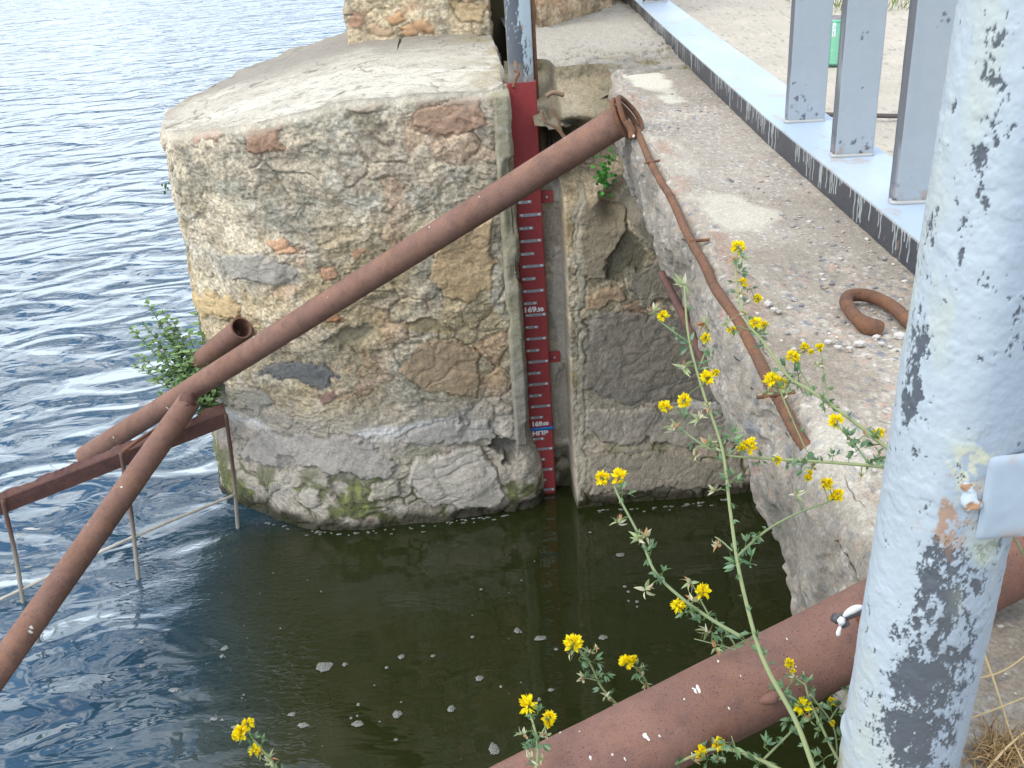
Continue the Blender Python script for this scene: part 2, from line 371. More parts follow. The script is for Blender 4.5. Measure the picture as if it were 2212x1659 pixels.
ZT = lambda x: 1.72 - .12*np.clip((-.35-x)/.75, 0, 1)
PIER_OUT = [(-.15, 5.81), (.1, 5.8), (.24, 5.7), (.24, 5.2), (.236, 4.6), (.232, 4.2), (.215, 3.9), (.2, 3.66), (.05, 3.62), (-.14, 3.605), (-.345, 3.6), (-.55, 3.60), (-.75, 3.66), (-.92, 3.78), (-1.05, 3.90), (-1.115, 4.05),
            (-1.15, 4.3), (-1.12, 4.65), (-1.02, 5.0), (-.85, 5.35), (-.5, 5.7), (-.2, 5.8)]
def pier():
    root = empty('stone_pier', (-.4, 4.2, 0), 'rounded rubble stone pier with smooth cement top standing in the water', 'pier')
    C = np.array([(x, y, 0) for x, y in PIER_OUT]); out = smooth_path(C, 900)
    out[:, :2] = out[:, :2]
    seg = np.r_[0, np.cumsum(np.linalg.norm(np.diff(out, axis=0), axis=1))]
    # more columns on the side that faces the inlet
    w = np.where((out[:, 1] < 4.15) & (seg > .35+2.0), 3.0, .6); cw = np.r_[0, np.cumsum(w[1:]*np.diff(seg))]
    U = np.interp(np.linspace(0, cw[-1], 620), cw, seg); out = np.stack([np.interp(U, seg, out[:, k]) for k in range(3)], -1)
    nv = 560; v = np.linspace(0, 1, nv); zt = ZT(out[:, 0]) + .030*(fbm(out, 9, 4, 29)-.55)
    P = np.zeros((len(out), nv, 3)); P[..., :2] = out[:, None, :2]; P[..., 2] = -.35 + (zt[:, None]+.35)*v[None]
    nrm2 = grid_normals(P)
    if nrm2[300, 100, 1] > 0: nrm2 = -nrm2
    # bulge near the waterline, slimmer waist above
    z = P[..., 2]; bul = .055*ss(.45, .1, z) - .03*ss(.0, .0001, z)*0
    P = P + nrm2*bul[..., None]
    d, c = rock_shade(P, 3)
    PK = (.42, .24, .15); OR = (.46, .27, .15); BR = (.30, .16, .10); GR = (.13, .135, .14); TN = (.42, .30, .17); GY = (.30, .275, .245)
    items = [([(425, 286), (468, 279), (488, 300), (470, 310), (442, 304)], .006, (.36, .19, .12), 3),
             ([(527, 292), (548, 278), (608, 274), (612, 324), (548, 338), (530, 318)], .012, (.29, .17, .11), 4),
             ([(532, 266), (560, 252), (598, 252), (585, 264), (545, 272)], .008, PK, 3),
             ([(750, 232), (800, 218), (830, 222), (800, 240)], .008, (.36, .27, .19), 3),
             ([(880, 272), (903, 238), (950, 214), (1035, 210), (1048, 272), (975, 292), (925, 290)], .014, (.34, .22, .15), 5),
             ([(583, 520), (612, 517), (640, 548), (600, 551)], .01, (.50, .29, .17), 3), ([(752, 545), (775, 533), (790, 545), (768, 572)], .008, PK, 3),
             ([(690, 582), (722, 575), (732, 600), (700, 612)], .006, PK, 3), ([(930, 592), (950, 522), (1000, 482), (1062, 468), (1068, 622), (1000, 645), (950, 630)], .016, TN, 5),
             ([(408, 640), (460, 634), (522, 668), (512, 692), (440, 684)], .018, (.42, .31, .16), 5), ([(676, 692), (722, 664), (748, 690), (712, 702)], .008, (.38, .19, .10), 3),
             ([(556, 806), (610, 780), (700, 795), (735, 815), (700, 842), (600, 822)], .002, GR, 4), ([(690, 855), (722, 838), (727, 870), (704, 882)], .006, (.25, .15, .12), 3),
             ([(850, 800), (900, 742), (985, 735), (1040, 760), (1030, 850), (930, 850)], .014, (.33, .24, .15), 6), ([(470, 560), (560, 540), (640, 590), (600, 622), (500, 600)], .012, (.30, .28, .24), 6),
             ([(690, 742), (745, 706), (800, 700), (790, 735), (740, 760)], -.03, (.22, .19, .13), 8), ([(860, 700), (940, 690), (990, 715), (930, 730)], -.02, (.26, .21, .12), 6),
             ([(490, 830), (560, 838), (600, 868), (560, 890), (505, 870)], .02, (.30, .28, .23), 5), ([(870, 1040), (905, 985), (1035, 958), (1068, 1000), (1085, 1055), (1075, 1092), (940, 1100)], .03, (.36, .33, .28), 6),
             ([(510, 985), (560, 930), (800, 950), (860, 1000), (840, 1030), (740, 1022), (620, 1010)], .022, GY, 8), ([(860, 960), (900, 920), (1060, 905), (1075, 940), (1000, 960)], .018, (.31, .29, .26), 6),
             ([(695, 1020), (745, 1012), (790, 1050), (770, 1085), (720, 1075)], -.05, None, 8), ([(600, 985), (630, 980), (660, 1060), (620, 1050)], -.035, None, 6),
             ([(530, 985), (552, 975), (565, 1005), (540, 1012)], -.035, None, 5), ([(640, 1055), (690, 1050), (700, 1090), (640, 1085)], .02, (.34, .31, .26), 5),
             ([(800, 1045), (850, 1030), (870, 1065), (810, 1080)], .02, (.33, .30, .24), 5), ([(1072, 938), (1112, 946), (1110, 1004), (1088, 1000), (1078, 975), (1058, 962)], -.09, (.12, .11, .09), 9)]  # last outline: a hollow whose dark shadow is painted into its colour
    d, c = carve(P, nrm2, items, d, c, seed=3)
    top = ss(0, .06, (zt[:, None] - P[..., 2])); c = mixc(c, (.52, .48, .39), (1-top)*.7)
    d = d*(.25+.75*top)
    # soft arris at the top
    inset = -.012*(1-ss(0, .03, zt[:, None]-P[..., 2]))
    P2 = P + nrm2*(d+inset)[..., None]
    grid('masonry_shaft', P2, M_ROCK, root, c, flip=False)
    # top: from the rim inwards
    rim = P2[:, -1]; cen = np.array([-.2, 4.6, 1.735]); K = 150
    s = np.linspace(0, 1, K)**1.1
    T = rim[:, None]*(1-s[None, :, None]) + cen*s[None, :, None]
    T[..., 2] = rim[:, None, 2]*(1-ss(0, .25, s))[None] + (ZT(T[..., 0])+.006)*ss(0, .25, s)[None]
    dz = .022*(fbm(T, 3, 3, 31)-.5)+.010*(fbm(T, 22, 4, 32)-.5)+.004*(fbm(T, 90, 3, 33)-.5)
    T[..., 2] += dz*ss(0, .03, s)[None]
    cc = np.tile(np.array([.50, .46, .38]), T.shape[:2]+(1,))
    cc = mixc(cc, (.60, .555, .46), ss(.45, .65, fbm(T, (3, 6, 3), 4, 34))); g = ss(.5, .68, fbm(T, (24, 60, 20), 6, 35, .7)); cc = mixc(cc, (.26, .24, .20), g*.7); w1_, w2_, _i = worley(T + (fbm(T, 6, 3, 39)[..., None]-.5)*.3, (3.2, 3.2, .1), 40); ck = ss(.035, .0, w2_-w1_)*ss(.4, .55, fbm(T, 4, 3, 41)); cc = mixc(cc, (.15, .14, .11), ck*.8); T[..., 2] -= .004*ck; cc = cc*(.8+.4*fbm(T, 120, 3, 42, .7))[..., None]
    backish = ss(4.35, 4.9, T[..., 1]+.25*(fbm(T, 5, 3, 36)-.5)); cc = mixc(cc, (.25, .225, .19), backish*.8)
    rimd = ss(.10, .0, s)[None]*ss(.45, .6, fbm(T, 12, 3, 37)); cc = mixc(cc, (.33, .28, .21), rimd*.6)
    rt = ss(-.05, .2, T[..., 0])*ss(.4, .65, fbm(T, 8, 4, 38)); cc = mixc(cc, (.30, .25, .14), rt*.6)
    grid('cement_top', T, M_CONC, root, cc, flip=True)
    # concrete rib beside the gauge slot
    zz = np.linspace(.30, 1.70, 260); uu = np.linspace(0, 1, 26)
    base = np.array([(.155, 3.60), (.165, 3.585), (.205, 3.582), (.217, 3.60), (.222, 3.72)])
    pr = np.stack([np.interp(uu*4, range(5), base[:, k]) for k in (0, 1)], -1)
    Q = np.zeros((26, 260, 3)); Q[..., :2] = pr[:, None]; Q[..., 2] = zz[None]
    rr = grid_normals(Q); rr = -rr if rr[12, 100, 1] > 0 else rr
    dd = .012*(fbm(Q, 14, 4, 41)-.5)+.005*(fbm(Q, 60, 3, 42)-.5)-.02*ss(.6, .8, fbm(Q, (9, 9, 5), 2, 43))
    Q = Q + rr*dd[..., None]; Q[:, 0, :] = Q[:, 0, :]
    c2 = np.tile(np.array([.33, .30, .21]), Q.shape[:2]+(1,))*(.7+.6*fbm(Q, 30, 4, 44))[..., None]; c2 = mixc(c2, (.45, .42, .35), ss(.5, .7, fbm(Q, 12, 3, 45))*.6)
    c2 = mixc(c2, (.30, .28, .25), ss(.9, .5, Q[..., 2])*.6)
    bot = Q[:, :1].copy(); bot[..., 1] = 3.72; bot[..., 2] += .02; Q = np.concatenate([bot, Q], 1); c2 = np.concatenate([c2[:, :1]*.5, c2], 1)
    tp = Q[:, -1:].copy(); tp[..., 1] = 3.75; tp[..., 2] += .01; Q = np.concatenate([Q, tp], 1); c2 = np.concatenate([c2, c2[:, -1:]], 1)
    grid('concrete_rib', Q, M_ROCK, root, c2)
pier()

def wall_patch(name, x0, x1, z0, z1, yfun, nu, nv, parent, items=(), seed=50, wet=True, tint=None, post=None):
    x = np.linspace(x0, x1, nu); z = np.linspace(z0, z1, nv); X, Z = np.meshgrid(x, z, indexing='ij')
    P = np.stack([X, yfun(X, Z), Z], -1); d, c = rock_shade(P, seed, wet=wet)
    N = np.zeros_like(P); N[..., 1] = -1; d, c = carve(P, N, items, d, c, seed=seed)
    if tint is not None: c = c*np.array(tint)
    if post: d, c = post(P, d, c)
    P = P + N*d[..., None]
    P[..., 2] = np.minimum(P[..., 2], 1.76 - .14*ss(.55, .68, P[..., 0]))
    return grid(name, P, M_ROCK, parent, c)

def right_wall():
    root = empty('abutment_wall', (.9, 3.7, 0), 'damp rubble abutment wall right of the red gauge under the concrete slab', 'wall')
    def yf(X, Z):
        rec = ss(.395, .385, X)                                           # the gauge slot
        y = 3.60 + .13*rec
        y = y - .05*ss(.35, .05, Z)*(1-rec)
        P = np.stack([X, X*0+3.6, Z], -1)
        cav = np.exp(-(((X-.44)/.10)**2 + ((Z-1.43)/.09)**2)**1.5); c1 = aty(1235, 300, 3.6); cav0 = np.exp(-(((X-c1[0])/.10)**2 + ((Z-c1[2])/.06)**2)**1.5); y = y + .30*cav + .32*cav0
        cav2 = np.exp(-(((X-.60)/.07)**2 + ((Z-1.28)/.07)**2)**1.5); y = y + .07*cav2
        over = ss(1.46, 1.56, Z + .05*(fbm(P, 9, 2, 71)-.5))*ss(.36, .40, X); y = y - .07*over
        y = y + .20*ss(1.60, 1.72, Z)                                     # leans back into the rubble on top
        y = y + .09*ss(.05, .12, Z)*ss(.22, .12, Z)*rec
        return y
    GY = (.23, .215, .185)
    items = [([(1255, 440), (1290, 425), (1350, 440), (1352, 500), (1318, 560), (1308, 605), (1262, 612), (1252, 560)], .055, (.28, .24, .18), 6),
             ([(1260, 640), (1330, 620), (1348, 640), (1300, 668), (1268, 662)], .03, (.34, .25, .17), 4), ([(1345, 590), (1420, 560), (1490, 590), (1520, 640), (1380, 655)], .028, (.25, .23, .19), 5),
             ([(1262, 690), (1300, 672), (1480, 668), (1600, 690), (1600, 860), (1400, 872), (1330, 868), (1262, 840)], .02, (.215, .20, .175), 10),
             ([(1300, 560), (1355, 505), (1400, 540), (1395, 572), (1340, 605), (1300, 612)], -.03, (.15, .14, .10), 8), ([(1356, 395), (1400, 470), (1440, 560), (1380, 520), (1345, 450)], .03, (.24, .22, .18), 6),  # first outline: cavity shadow, painted as a dark colour
             ([(1262, 880), (1420, 880), (1600, 900), (1620, 950), (1500, 965), (1300, 950), (1262, 930)], .024, (.31, .285, .25), 6), ([(1262, 975), (1420, 975), (1600, 985), (1600, 1050), (1400, 1062), (1280, 1060)], .028, (.26, .235, .195), 6),
             ([(1242, 395), (1258, 395), (1264, 1085), (1248, 1085)], .008, (.34, .32, .26), 3)]
    def post(P, d, c):
        z = P[..., 2]; x = P[..., 0]
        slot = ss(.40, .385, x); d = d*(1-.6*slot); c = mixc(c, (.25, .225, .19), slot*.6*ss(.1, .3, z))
        # a smooth mortar face on the slot, flaking
        d = d*.55 + .006*(fbm(P, 40, 5, 78, .65)-.5); f = slot*ss(.5, .6, fbm(P, (10, 10, 4), 4, 77)); c = mixc(c, (.37, .34, .29), f*.7); d = d+.008*f
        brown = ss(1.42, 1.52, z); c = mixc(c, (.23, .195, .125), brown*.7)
        return d, c
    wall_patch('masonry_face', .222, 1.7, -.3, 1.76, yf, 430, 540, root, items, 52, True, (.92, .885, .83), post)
    # rubble top behind the wall, reaching back to the second wall
    x = np.linspace(.30, 1.05, 200); y = np.linspace(3.62, 5.6, 240); X, Y = np.meshgrid(x, y, indexing='ij')
    P = np.stack([X, Y, 0*X+1.69], -1)
    st = fbm(P, (7, 9, 1), 4, 81)*6; tf = st-np.floor(st); h = (np.floor(st)+ss(0, .2, tf))/6
    z = 1.715 - .10*ss(.6, .38, X)*ss(4.3, 3.8, Y) + .08*(h-.5)*ss(4.5, 4.0, Y) + .02*(fbm(P, 25, 4, 82)-.5) + .02*ss(4.1, 4.4, Y)
    z = np.where(Y < 3.75, z - .05*ss(3.75, 3.62, Y), z)
    P[..., 2] = z; c = np.tile(np.array([.36, .33, .28]), P.shape[:2]+(1,))*(.55+.9*fbm(P, 40, 5, 83, .65))[..., None]
    c = mixc(c, (.27, .22, .12), ss(.45, .62, fbm(P, 9, 4, 84))*.75*ss(4.4, 4.0, Y)); c = c*(1-.25*ss(4.1, 3.8, Y))[..., None]; c = mixc(c, (.40, .37, .31), ss(3.9, 4.3, Y)*.8); c = mixc(c, (.09, .085, .06), ss(.12, .0, tf)*ss(4.6, 4.2, Y)*.7)
    grid('rubble_top', P, M_ROCK, root, c)
right_wall()

def back_blocks():
    # tall block standing at the back of the pier
    a = np.array([-.436, 5.06]); b = np.array([.226, 4.945])
    root = empty('stone_block', (-.1, 5.2, 1.7), 'tall block of tan rubble stone rising behind the flat pier top', 'wall')
    pts = np.array([(-.30, 5.9, 0), (-.42, 5.3, 0), (a[0], a[1], 0), (-.1, 5.0, 0), (b[0], b[1], 0), (.235, 5.05, 0), (.25, 5.9, 0)])
    # keep the corners crisp
    seg = np.r_[0, np.cumsum(np.linalg.norm(np.diff(pts, axis=0), axis=1))]; u = np.linspace(0, seg[-1], 330)
    o = np.stack([np.interp(u, seg, pts[:, k]) for k in range(3)], -1); z = np.linspace(1.6, 2.9, 240)
    P = np.zeros((330, 240, 3)); P[..., :2] = o[:, None, :2]; P[..., 2] = z[None]
    N = grid_normals(P); N = -N if N[165, 100, 1] > 0 else N
    d, c = rock_shade(P, 91, 6.0, wet=False)
    items = [([(835, 35), (868, 22), (885, 45), (845, 58)], .012, (.42, .26, .15), 4), ([(868, 60), (910, 48), (945, 58), (940, 76), (880, 82)], .012, (.40, .25, .15), 4), ([(760, 15), (785, 30), (780, 70), (760, 60)], .01, (.36, .22, .16), 4),
             ([(800, 55), (850, 62), (850, 80), (800, 80)], .01, (.40, .29, .20), 4), ([(975, 0), (1040, 5), (1050, 50), (990, 40)], .012, (.40, .31, .20), 4)]
    d, c = carve(P, N, items, d, c, seed=91); P = P+N*d[..., None]
    grid('masonry_face', P, M_ROCK, root, c*np.array([1.05, 1.0, .9]))
    T = np.zeros((330, 2, 3)); T[:, 0] = P[:, -1]; T[:, 1] = (-.05, 5.5, 2.9); grid('top', T, M_ROCK, root, np.tile(np.array([.45, .42, .34]), (330, 2, 1)))
    # dark olive recess panel in the gap behind the post
    m = MB(); m.box((.40, 5.42, 2.0), (.40, .06, 2.2), None, (.115, .10, .055)); o = m.build('steel_gate', M_PLAIN, None, False)
    tag(o, 'dark olive panel set in the gap between the stone block and the grey upright pipe', 'panel')
    root = empty('low_stone_wall', (.7, 5.2, 1.7), 'brown stone wall at the far edge behind the upright grey pipe', 'wall')
    q0 = aty(1172, 62, 4.9); q1 = atz(1320, 18, 1.73); q2 = atz(1345, -30, 1.73)
    pts = np.array([(.44, 5.6, 0), (q0[0], 4.92, 0), (q1[0], q1[1], 0), (q2[0]+.05, q2[1]+.2, 0)])
    seg = np.r_[0, np.cumsum(np.linalg.norm(np.diff(pts, axis=0), axis=1))]; u = np.linspace(0, seg[-1], 200)
    o = np.stack([np.interp(u, seg, pts[:, k]) for k in range(3)], -1); z = np.linspace(1.55, 2.7, 160)
    P = np.zeros((200, 160, 3)); P[..., :2] = o[:, None, :2]; P[..., 2] = z[None]
    N = grid_normals(P); N = -N if N[100, 80, 1] > 0 else N
    d, c = rock_shade(P, 95, 5.0, wet=False); P = P+N*d[..., None]; grid('masonry_face', P, M_ROCK, root, c*np.array([.80, .70, .60]))
back_blocks()

# ------------------------------------------------------------------ concrete slab along the fence
EY = [.2, .45, .58, .66, .80, .874, 1.08, 1.44, 1.89, 2.74, 3.2, 3.55, 3.8]
EX = [.21, .245, .285, .33, .385, .40, .41, .428, .46, .515, .54, .56, .60]
def slab():
    ny = 760; y = np.geomspace(.35, 3.95+.0, ny) ; ex = np.interp(y, EY, EX)
    Pn = np.stack([y*0, y, y*0], -1)
    ex = ex + .035*(fbm(Pn, 3.5, 3, 101)-.5) + .02*(fbm(Pn, 14, 3, 102)-.5)
    # profile: top from the beam to the edge, rounded arris, face, underside
    nt, ne, nf, nb = 200, 20, 120, 20
    P = np.zeros((ny, nt+ne+nf+nb, 3)); P[..., 1] = y[:, None]
    xr = .93
    s = np.linspace(0, 1, nt); P[:, :nt, 0] = xr + (ex[:, None]+.03-xr)*s[None]; P[:, :nt, 2] = 1.72
    a = np.linspace(0, math.pi/2, ne); P[:, nt:nt+ne, 0] = ex[:, None]+.03-.03*np.sin(a)[None]; P[:, nt:nt+ne, 2] = 1.675+.045*np.cos(a)[None]
    f = np.linspace(0, 1, nf); lo = 1.50 + .03*(fbm(Pn, 4, 3, 103)-.5); zf = 1.675+(lo[:, None]-1.675)*f[None]
    und = .02*(f**2)[None]*(1+0*ex[:, None]) ; near = ss(1.5, .9, y)[:, None]; zf = zf - near*.12*f[None]
    P[:, nt+ne:nt+ne+nf, 0] = ex[:, None] + und + near*.01*f[None]; P[:, nt+ne:nt+ne+nf, 2] = zf
    b = np.linspace(0, 1, nb); P[:, -nb:, 0] = P[:, nt+ne+nf-1, 0][:, None] + .5*b[None]; P[:, -nb:, 2] = P[:, nt+ne+nf-1, 2][:, None] + .0*b[None]
    N = grid_normals(P); N = -N if N[300, 50, 2] < 0 else N
    q = np.concatenate([np.zeros(nt), np.linspace(0, 1, ne), np.ones(nf+nb)])[None]        # 1 on the broken face
    edge = np.concatenate([ss(.75, 1, s), np.ones(ne+nf+nb)])[None]
    Q = P + (np.stack([fbm(P, 9, 3, 111), fbm(P, 9, 3, 112), fbm(P, 9, 3, 113)], -1)-.5)*.08
    f1, f2, idc = worley(P, 55, 114); g1, g2, idg = worley(P, 24, 115); h1, h2, idh = worley(P, 120, 118)
    rough = ss(.42, .62, fbm(P, 2.6, 3, 116)+.12*edge)
    d = (.006+.020*edge)*(fbm(Q, 9, 4, 117)-.5) + (.0045*rough+.001)*(.55-f1)*(1-.6*q) + .003*edge*ss(.35, .1, g1)*(idg > .6) + .008*q*(fbm(Q, (34, 34, 16), 5, 119)-.5)
    ter = fbm(Q, 8, 4, 120)*7; tf = ter-np.floor(ter); d = d + .045*edge*((np.floor(ter)+ss(0, .25, tf))/7-.5)
    c = np.tile(np.array([.375, .33, .27]), P.shape[:2]+(1,))*(.78+.44*fbm(P, 6, 4, 121))[..., None]
    peb = ss(.44, .30, f1)*(.35+.65*rough)*.95; pc = np.where((idc > .66)[..., None], np.array([.20, .21, .23]), np.where((idc > .45)[..., None], np.array([.46, .33, .26]), np.array([.50, .46, .40])))
    c = c*(1-peb[..., None]) + pc*peb[..., None]
    pb2 = ss(.36, .28, g1)*(idg > .72)*.8*ss(.2, .6, edge+rough*.4); c = c*(1-pb2[..., None]) + np.where((idg > .9)[..., None], np.array([.42, .24, .19]), np.array([.28, .29, .31]))*pb2[..., None]
    pb3 = ss(.42, .25, h1)*(idh > .45)*.8; c = c*(1-pb3[..., None]) + np.where((idh > .8)[..., None], np.array([.16, .16, .17]), np.array([.60, .57, .52]))*pb3[..., None]
    st = ss(.50, .66, fbm(P, (4, 2.5, 4), 4, 122))*ss(.1, .5, edge+.4); c = mixc(c, (.22, .185, .14), st*.5)
    x, yy, z = P[..., 0], P[..., 1], P[..., 2]
    def blot(px, py, rx, ry, amt, cc, zz=1.72):
        o = atz(px, py, zz); w = ss(1.15, .7, np.hypot((x-o[0])/rx, (yy-o[1])/ry)+1.3*(fbm(P, 12, 4, 130)-.5))*amt*(1-q); return mixc(c, cc, w), w
    for a_ in ((1392, 165, .07, .40, .9), (1590, 462, .075, .14, .6), (1760, 985, .06, .18, .5), (1440, 330, .05, .25, .25)):
        c, w = blot(*a_, (.60, .56, .46)); d = d*(1-.6*w)
    c, w = blot(1800, 800, .07, .12, .55, (.27, .22, .165)); c, w = blot(1720, 800, .05, .12, .5, (.25, .21, .16)); c, w = blot(1620, 640, .05, .2, .4, (.25, .22, .17))
    c = mixc(c, (.21, .17, .12), ss(.80, .68, yy)*ss(.36, .5, x)*.75)
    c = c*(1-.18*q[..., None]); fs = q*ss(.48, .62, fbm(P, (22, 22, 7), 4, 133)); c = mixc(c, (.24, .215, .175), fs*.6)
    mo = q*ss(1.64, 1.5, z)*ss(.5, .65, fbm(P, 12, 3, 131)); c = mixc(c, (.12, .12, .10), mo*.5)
    rs = np.exp(-((x-(ex[:, None]+.05))/.02)**2)*ss(.45, .65, fbm(P, 8, 2, 132)); c = mixc(c, (.28, .15, .09), rs*.45*(1-q))
    P = P + N*d[..., None]
    o = grid('concrete_slab', P, M_CONC, None, c, flip=True)
    tag(o, 'broken edged concrete slab with exposed gravel between the water and the blue fence beam', 'slab')
slab()
def deck():
    x = np.concatenate([np.linspace(.90, 2.6, 330), np.geomspace(2.62, 12, 20)]); y = np.concatenate([np.geomspace(.3, 6.2, 420), np.geomspace(6.3, 30, 20)])
    X, Y = np.meshgrid(x, y, indexing='ij'); P = np.stack([X, Y, 0*X+1.714], -1)
    f1, f2, idc = worley(P, (42, 42, 1), 140); g1, g2, idg = worley(P, (90, 90, 1), 141)
    rough = ss(.35, .65, fbm(P, 1.6, 4, 142))
    P[..., 2] += .004*(.5-f1)*rough + .010*(fbm(P, 2.5, 3, 143)-.5)
    c = np.tile(np.array([.50, .45, .37]), P.shape[:2]+(1,))*(.82+.36*fbm(P, 5, 4, 144))[..., None]
    pe = ss(.4, .28, f1)*(idc > .4)*(.25+.6*rough); c = c*(1-pe[..., None]) + np.where((idc > .7)[..., None], np.array([.27, .28, .27]), np.array([.55, .47, .40]))*pe[..., None]
    pe = ss(.4, .25, g1)*(idg > .6)*.6; c = c*(1-pe[..., None]) + np.where((idg > .8)[..., None], np.array([.22, .23, .22]), np.array([.64, .60, .54]))*pe[..., None]
    tag(grid('gravel_deck', P, M_CONC, None, c), kind='structure')
    # ground below the deck, out of sight of the photograph, closes the bank
    g = MB(); g.box((7.8, 4.0, .5), (12.0, 9.0, 2.0), None, (.2, .18, .14)); g.box((.75, -.9, .6), (1.1, 2.4, 2.1), None, (.3, .27, .22)); tag(g.build('bank', M_CONC, None, False), kind='structure')
deck()

# ------------------------------------------------------------------ pipes
def hollow_pipe(name, p0, p1, r, wall, matr, parent=None, n=60, seg=40, dent=.0, seed=0, open0=True, open1=True):
    p0, p1 = np.array(p0, float), np.array(p1, float); P = p0+(p1-p0)*np.linspace(0, 1, n)[:, None]
    T, N, B = path_frames(P); a = np.linspace(0, 2*math.pi, seg, endpoint=False)
    ring = lambda k, rr: P[k]+rr*(np.cos(a)[:, None]*N[k]+np.sin(a)[:, None]*B[k])
    rows = []
    if open0: rows += [ring(min(8, n-1), r-wall), ring(0, r-wall)]
    rows += [ring(k, r) for k in range(n)]
    if open1: rows += [ring(n-1, r-wall), ring(max(0, n-9), r-wall)]
    V = np.array(rows).transpose(1, 0, 2)                # seg x rows
    Nn = (V - V.mean(0)[None]); Nn /= np.linalg.norm(Nn, axis=-1, keepdims=True)+1e-9
    V = V + Nn*(.0016*(fbm(V, 25, 3, seed)-.5)+dent*(fbm(V, 6, 2, seed+1)-.5))[..., None]
    nr = V.shape[1]; F = list(grid_faces(seg, nr, wrap=True)); F = [list(f) for f in F]
    if open0: F.append([j*nr+0 for j in range(seg)])     # plug deep inside
    if open1: F.append([j*nr+nr-1 for j in range(seg)][::-1])
    if not open0: F.append([j*nr for j in range(seg)])
    if not open1: F.append([j*nr+nr-1 for j in range(seg)][::-1])
    me = make_mesh(name, V.reshape(-1, 3), F, True); me.set_sharp_from_angle(angle=R(50)) if hasattr(me, 'set_sharp_from_angle') else None
    return link(name, me, matr, parent)

# long diagonal pipe
pa0, pa1 = atd(1345, 257, 2.85), atd(184, 985, 4.5)
ra = empty('rusty_pipe', pa0, 'long thin rusty pipe running diagonally across the pier and the red gauge', 'pipe')
hollow_pipe('tube', pa0, pa1, .0445, .004, M_RUST, ra, n=90, seed=5)
dA = (pa1-pa0)/np.linalg.norm(pa1-pa0)
def collar():
    side = np.cross(dA, [0, 0, 1.0]); side /= np.linalg.norm(side); up = np.cross(side, dA)
    m = MB()
    for off, rr, w in ((-.004, .052, .010), (-.022, .050, .007)):
        c = pa0 + dA*off
        a = np.linspace(0, 2*math.pi, 37); ring = np.array([c + (rr*math.cos(t)*side*1.0 + rr*1.12*math.sin(t)*up) + dA*.004*math.sin(2*t) for t in a])
        V, F = tube_vf(ring, .0075, 8, False); m.add(V, F)
    # folded strap tongue hanging from the end
    q = [pa0+side*s_+up*u_+dA*v_ for s_, u_, v_ in ((-.03, -.03, -.02), (-.02, -.055, -.02), (-.012, -.08, -.012))]
    q = [atd(x, y, 2.80) for x, y in ((1352, 262), (1363, 280), (1366, 300))]
    V, F = tube_vf(smooth_path(q, 8), .011, 6); m.add(V, F)
    m.build('collar', M_RUSTO, ra)
    k = MB(); V, F = tube_vf([atd(1369, 293, 2.785), atd(1369, 296, 2.78)], .0035, 8); k.add(V, F, (.75, .72, .66)); k.build('bolt_head', M_PLAIN, ra)
collar()

pb0, pb1 = atd(408, 868, 3.93), atd(-60, 1527, 3.15)
rb = empty('lower_rusty_pipe', pb0, 'rusty pipe slanting down to the left corner from under the long diagonal pipe', 'pipe')
hollow_pipe('tube', pb0, pb1, .0445, .004, M_RUST, rb, n=60, seed=9)
w_ = MB(); V, F = tube_vf([atd(396, 868, 3.905), atd(420, 862, 3.90)], [.03, .026], 10); w_.add(V, F)
V, F = tube_vf(smooth_path([atd(375, 868, 3.9), atd(395, 878, 3.87), atd(420, 868, 3.9)], 9), .006, 6); w_.add(V, F); w_.build('weld_bead', M_RUSTD, rb)
ps0, ps1 = atd(522, 708, 3.93), atd(420, 790, 4.33)
rs_ = empty('pipe_stub', ps0, 'short open ended rusty pipe stub behind the diagonal pipe beside the weeds', 'pipe')
hollow_pipe('tube', ps0, ps1, .0425, .0055, M_RUST, rs_, n=40, seed=13)

# big near pipe at the bottom
pd1 = atd(2330, 1135, .99); pd0 = atd(960, 1770, .985)
c0, c1 = atd(1133, 1725, .985), atd(2000, 1290, .985)
dD = (c1-c0)/np.linalg.norm(c1-c0); pd0 = c0-dD*.25; pd1 = c1+dD*.30
rd = empty('big_rusty_pipe', c1, 'thick rusty pipe in the foreground passing behind the peeling grey post', 'pipe')
hollow_pipe('tube', pd0, pd1, .0400, .004, M_RUSTP, rd, n=120, seg=72, seed=17, dent=.001)
def hit(px, py, p0, p1, rad):
    d = ray(px, py); d /= np.linalg.norm(d); a = (p1-p0)/np.linalg.norm(p1-p0); o = CAM-p0; dd = d-a*(d@a); oo = o-a*(o@a)
    A_, B_, C_ = dd@dd, 2*dd@oo, oo@oo-rad*rad; q = B_*B_-4*A_*C_
    if q < 0: return None, None, a
    p = CAM+d*((-B_-math.sqrt(q))/(2*A_)); n = p-p0; n -= a*(n@a); return p, n/np.linalg.norm(n), a
def spots(root, p0, p1, rad, L_, seed):
    rg = random.Random(seed)
    for px, py, sz in L_:
        p, n, a = hit(px, py, p0, p1, rad+.0004)
        if p is None: continue
        t_ = np.cross(n, a); k = 11; asp = rg.uniform(1.0, 2.2); V = [p+n*.0006]; s_ = sz/FPX*float((p-CAM)@_F)
        for i in range(k):
            th = 2*math.pi*i/k; q = s_*(.6+.7*rg.random()); w = a*math.cos(th)*q*.7+t_*math.sin(th)*q*asp*.8; V.append(p+w-n*(.0001+(w@t_)**2/(2*rad)))
        m = MB(); m.add(V, [[0, 1+i, 1+(i+1) % k] for i in range(k)], (.66, .65, .60)); m.build('bird_dropping', M_PLAIN, root)
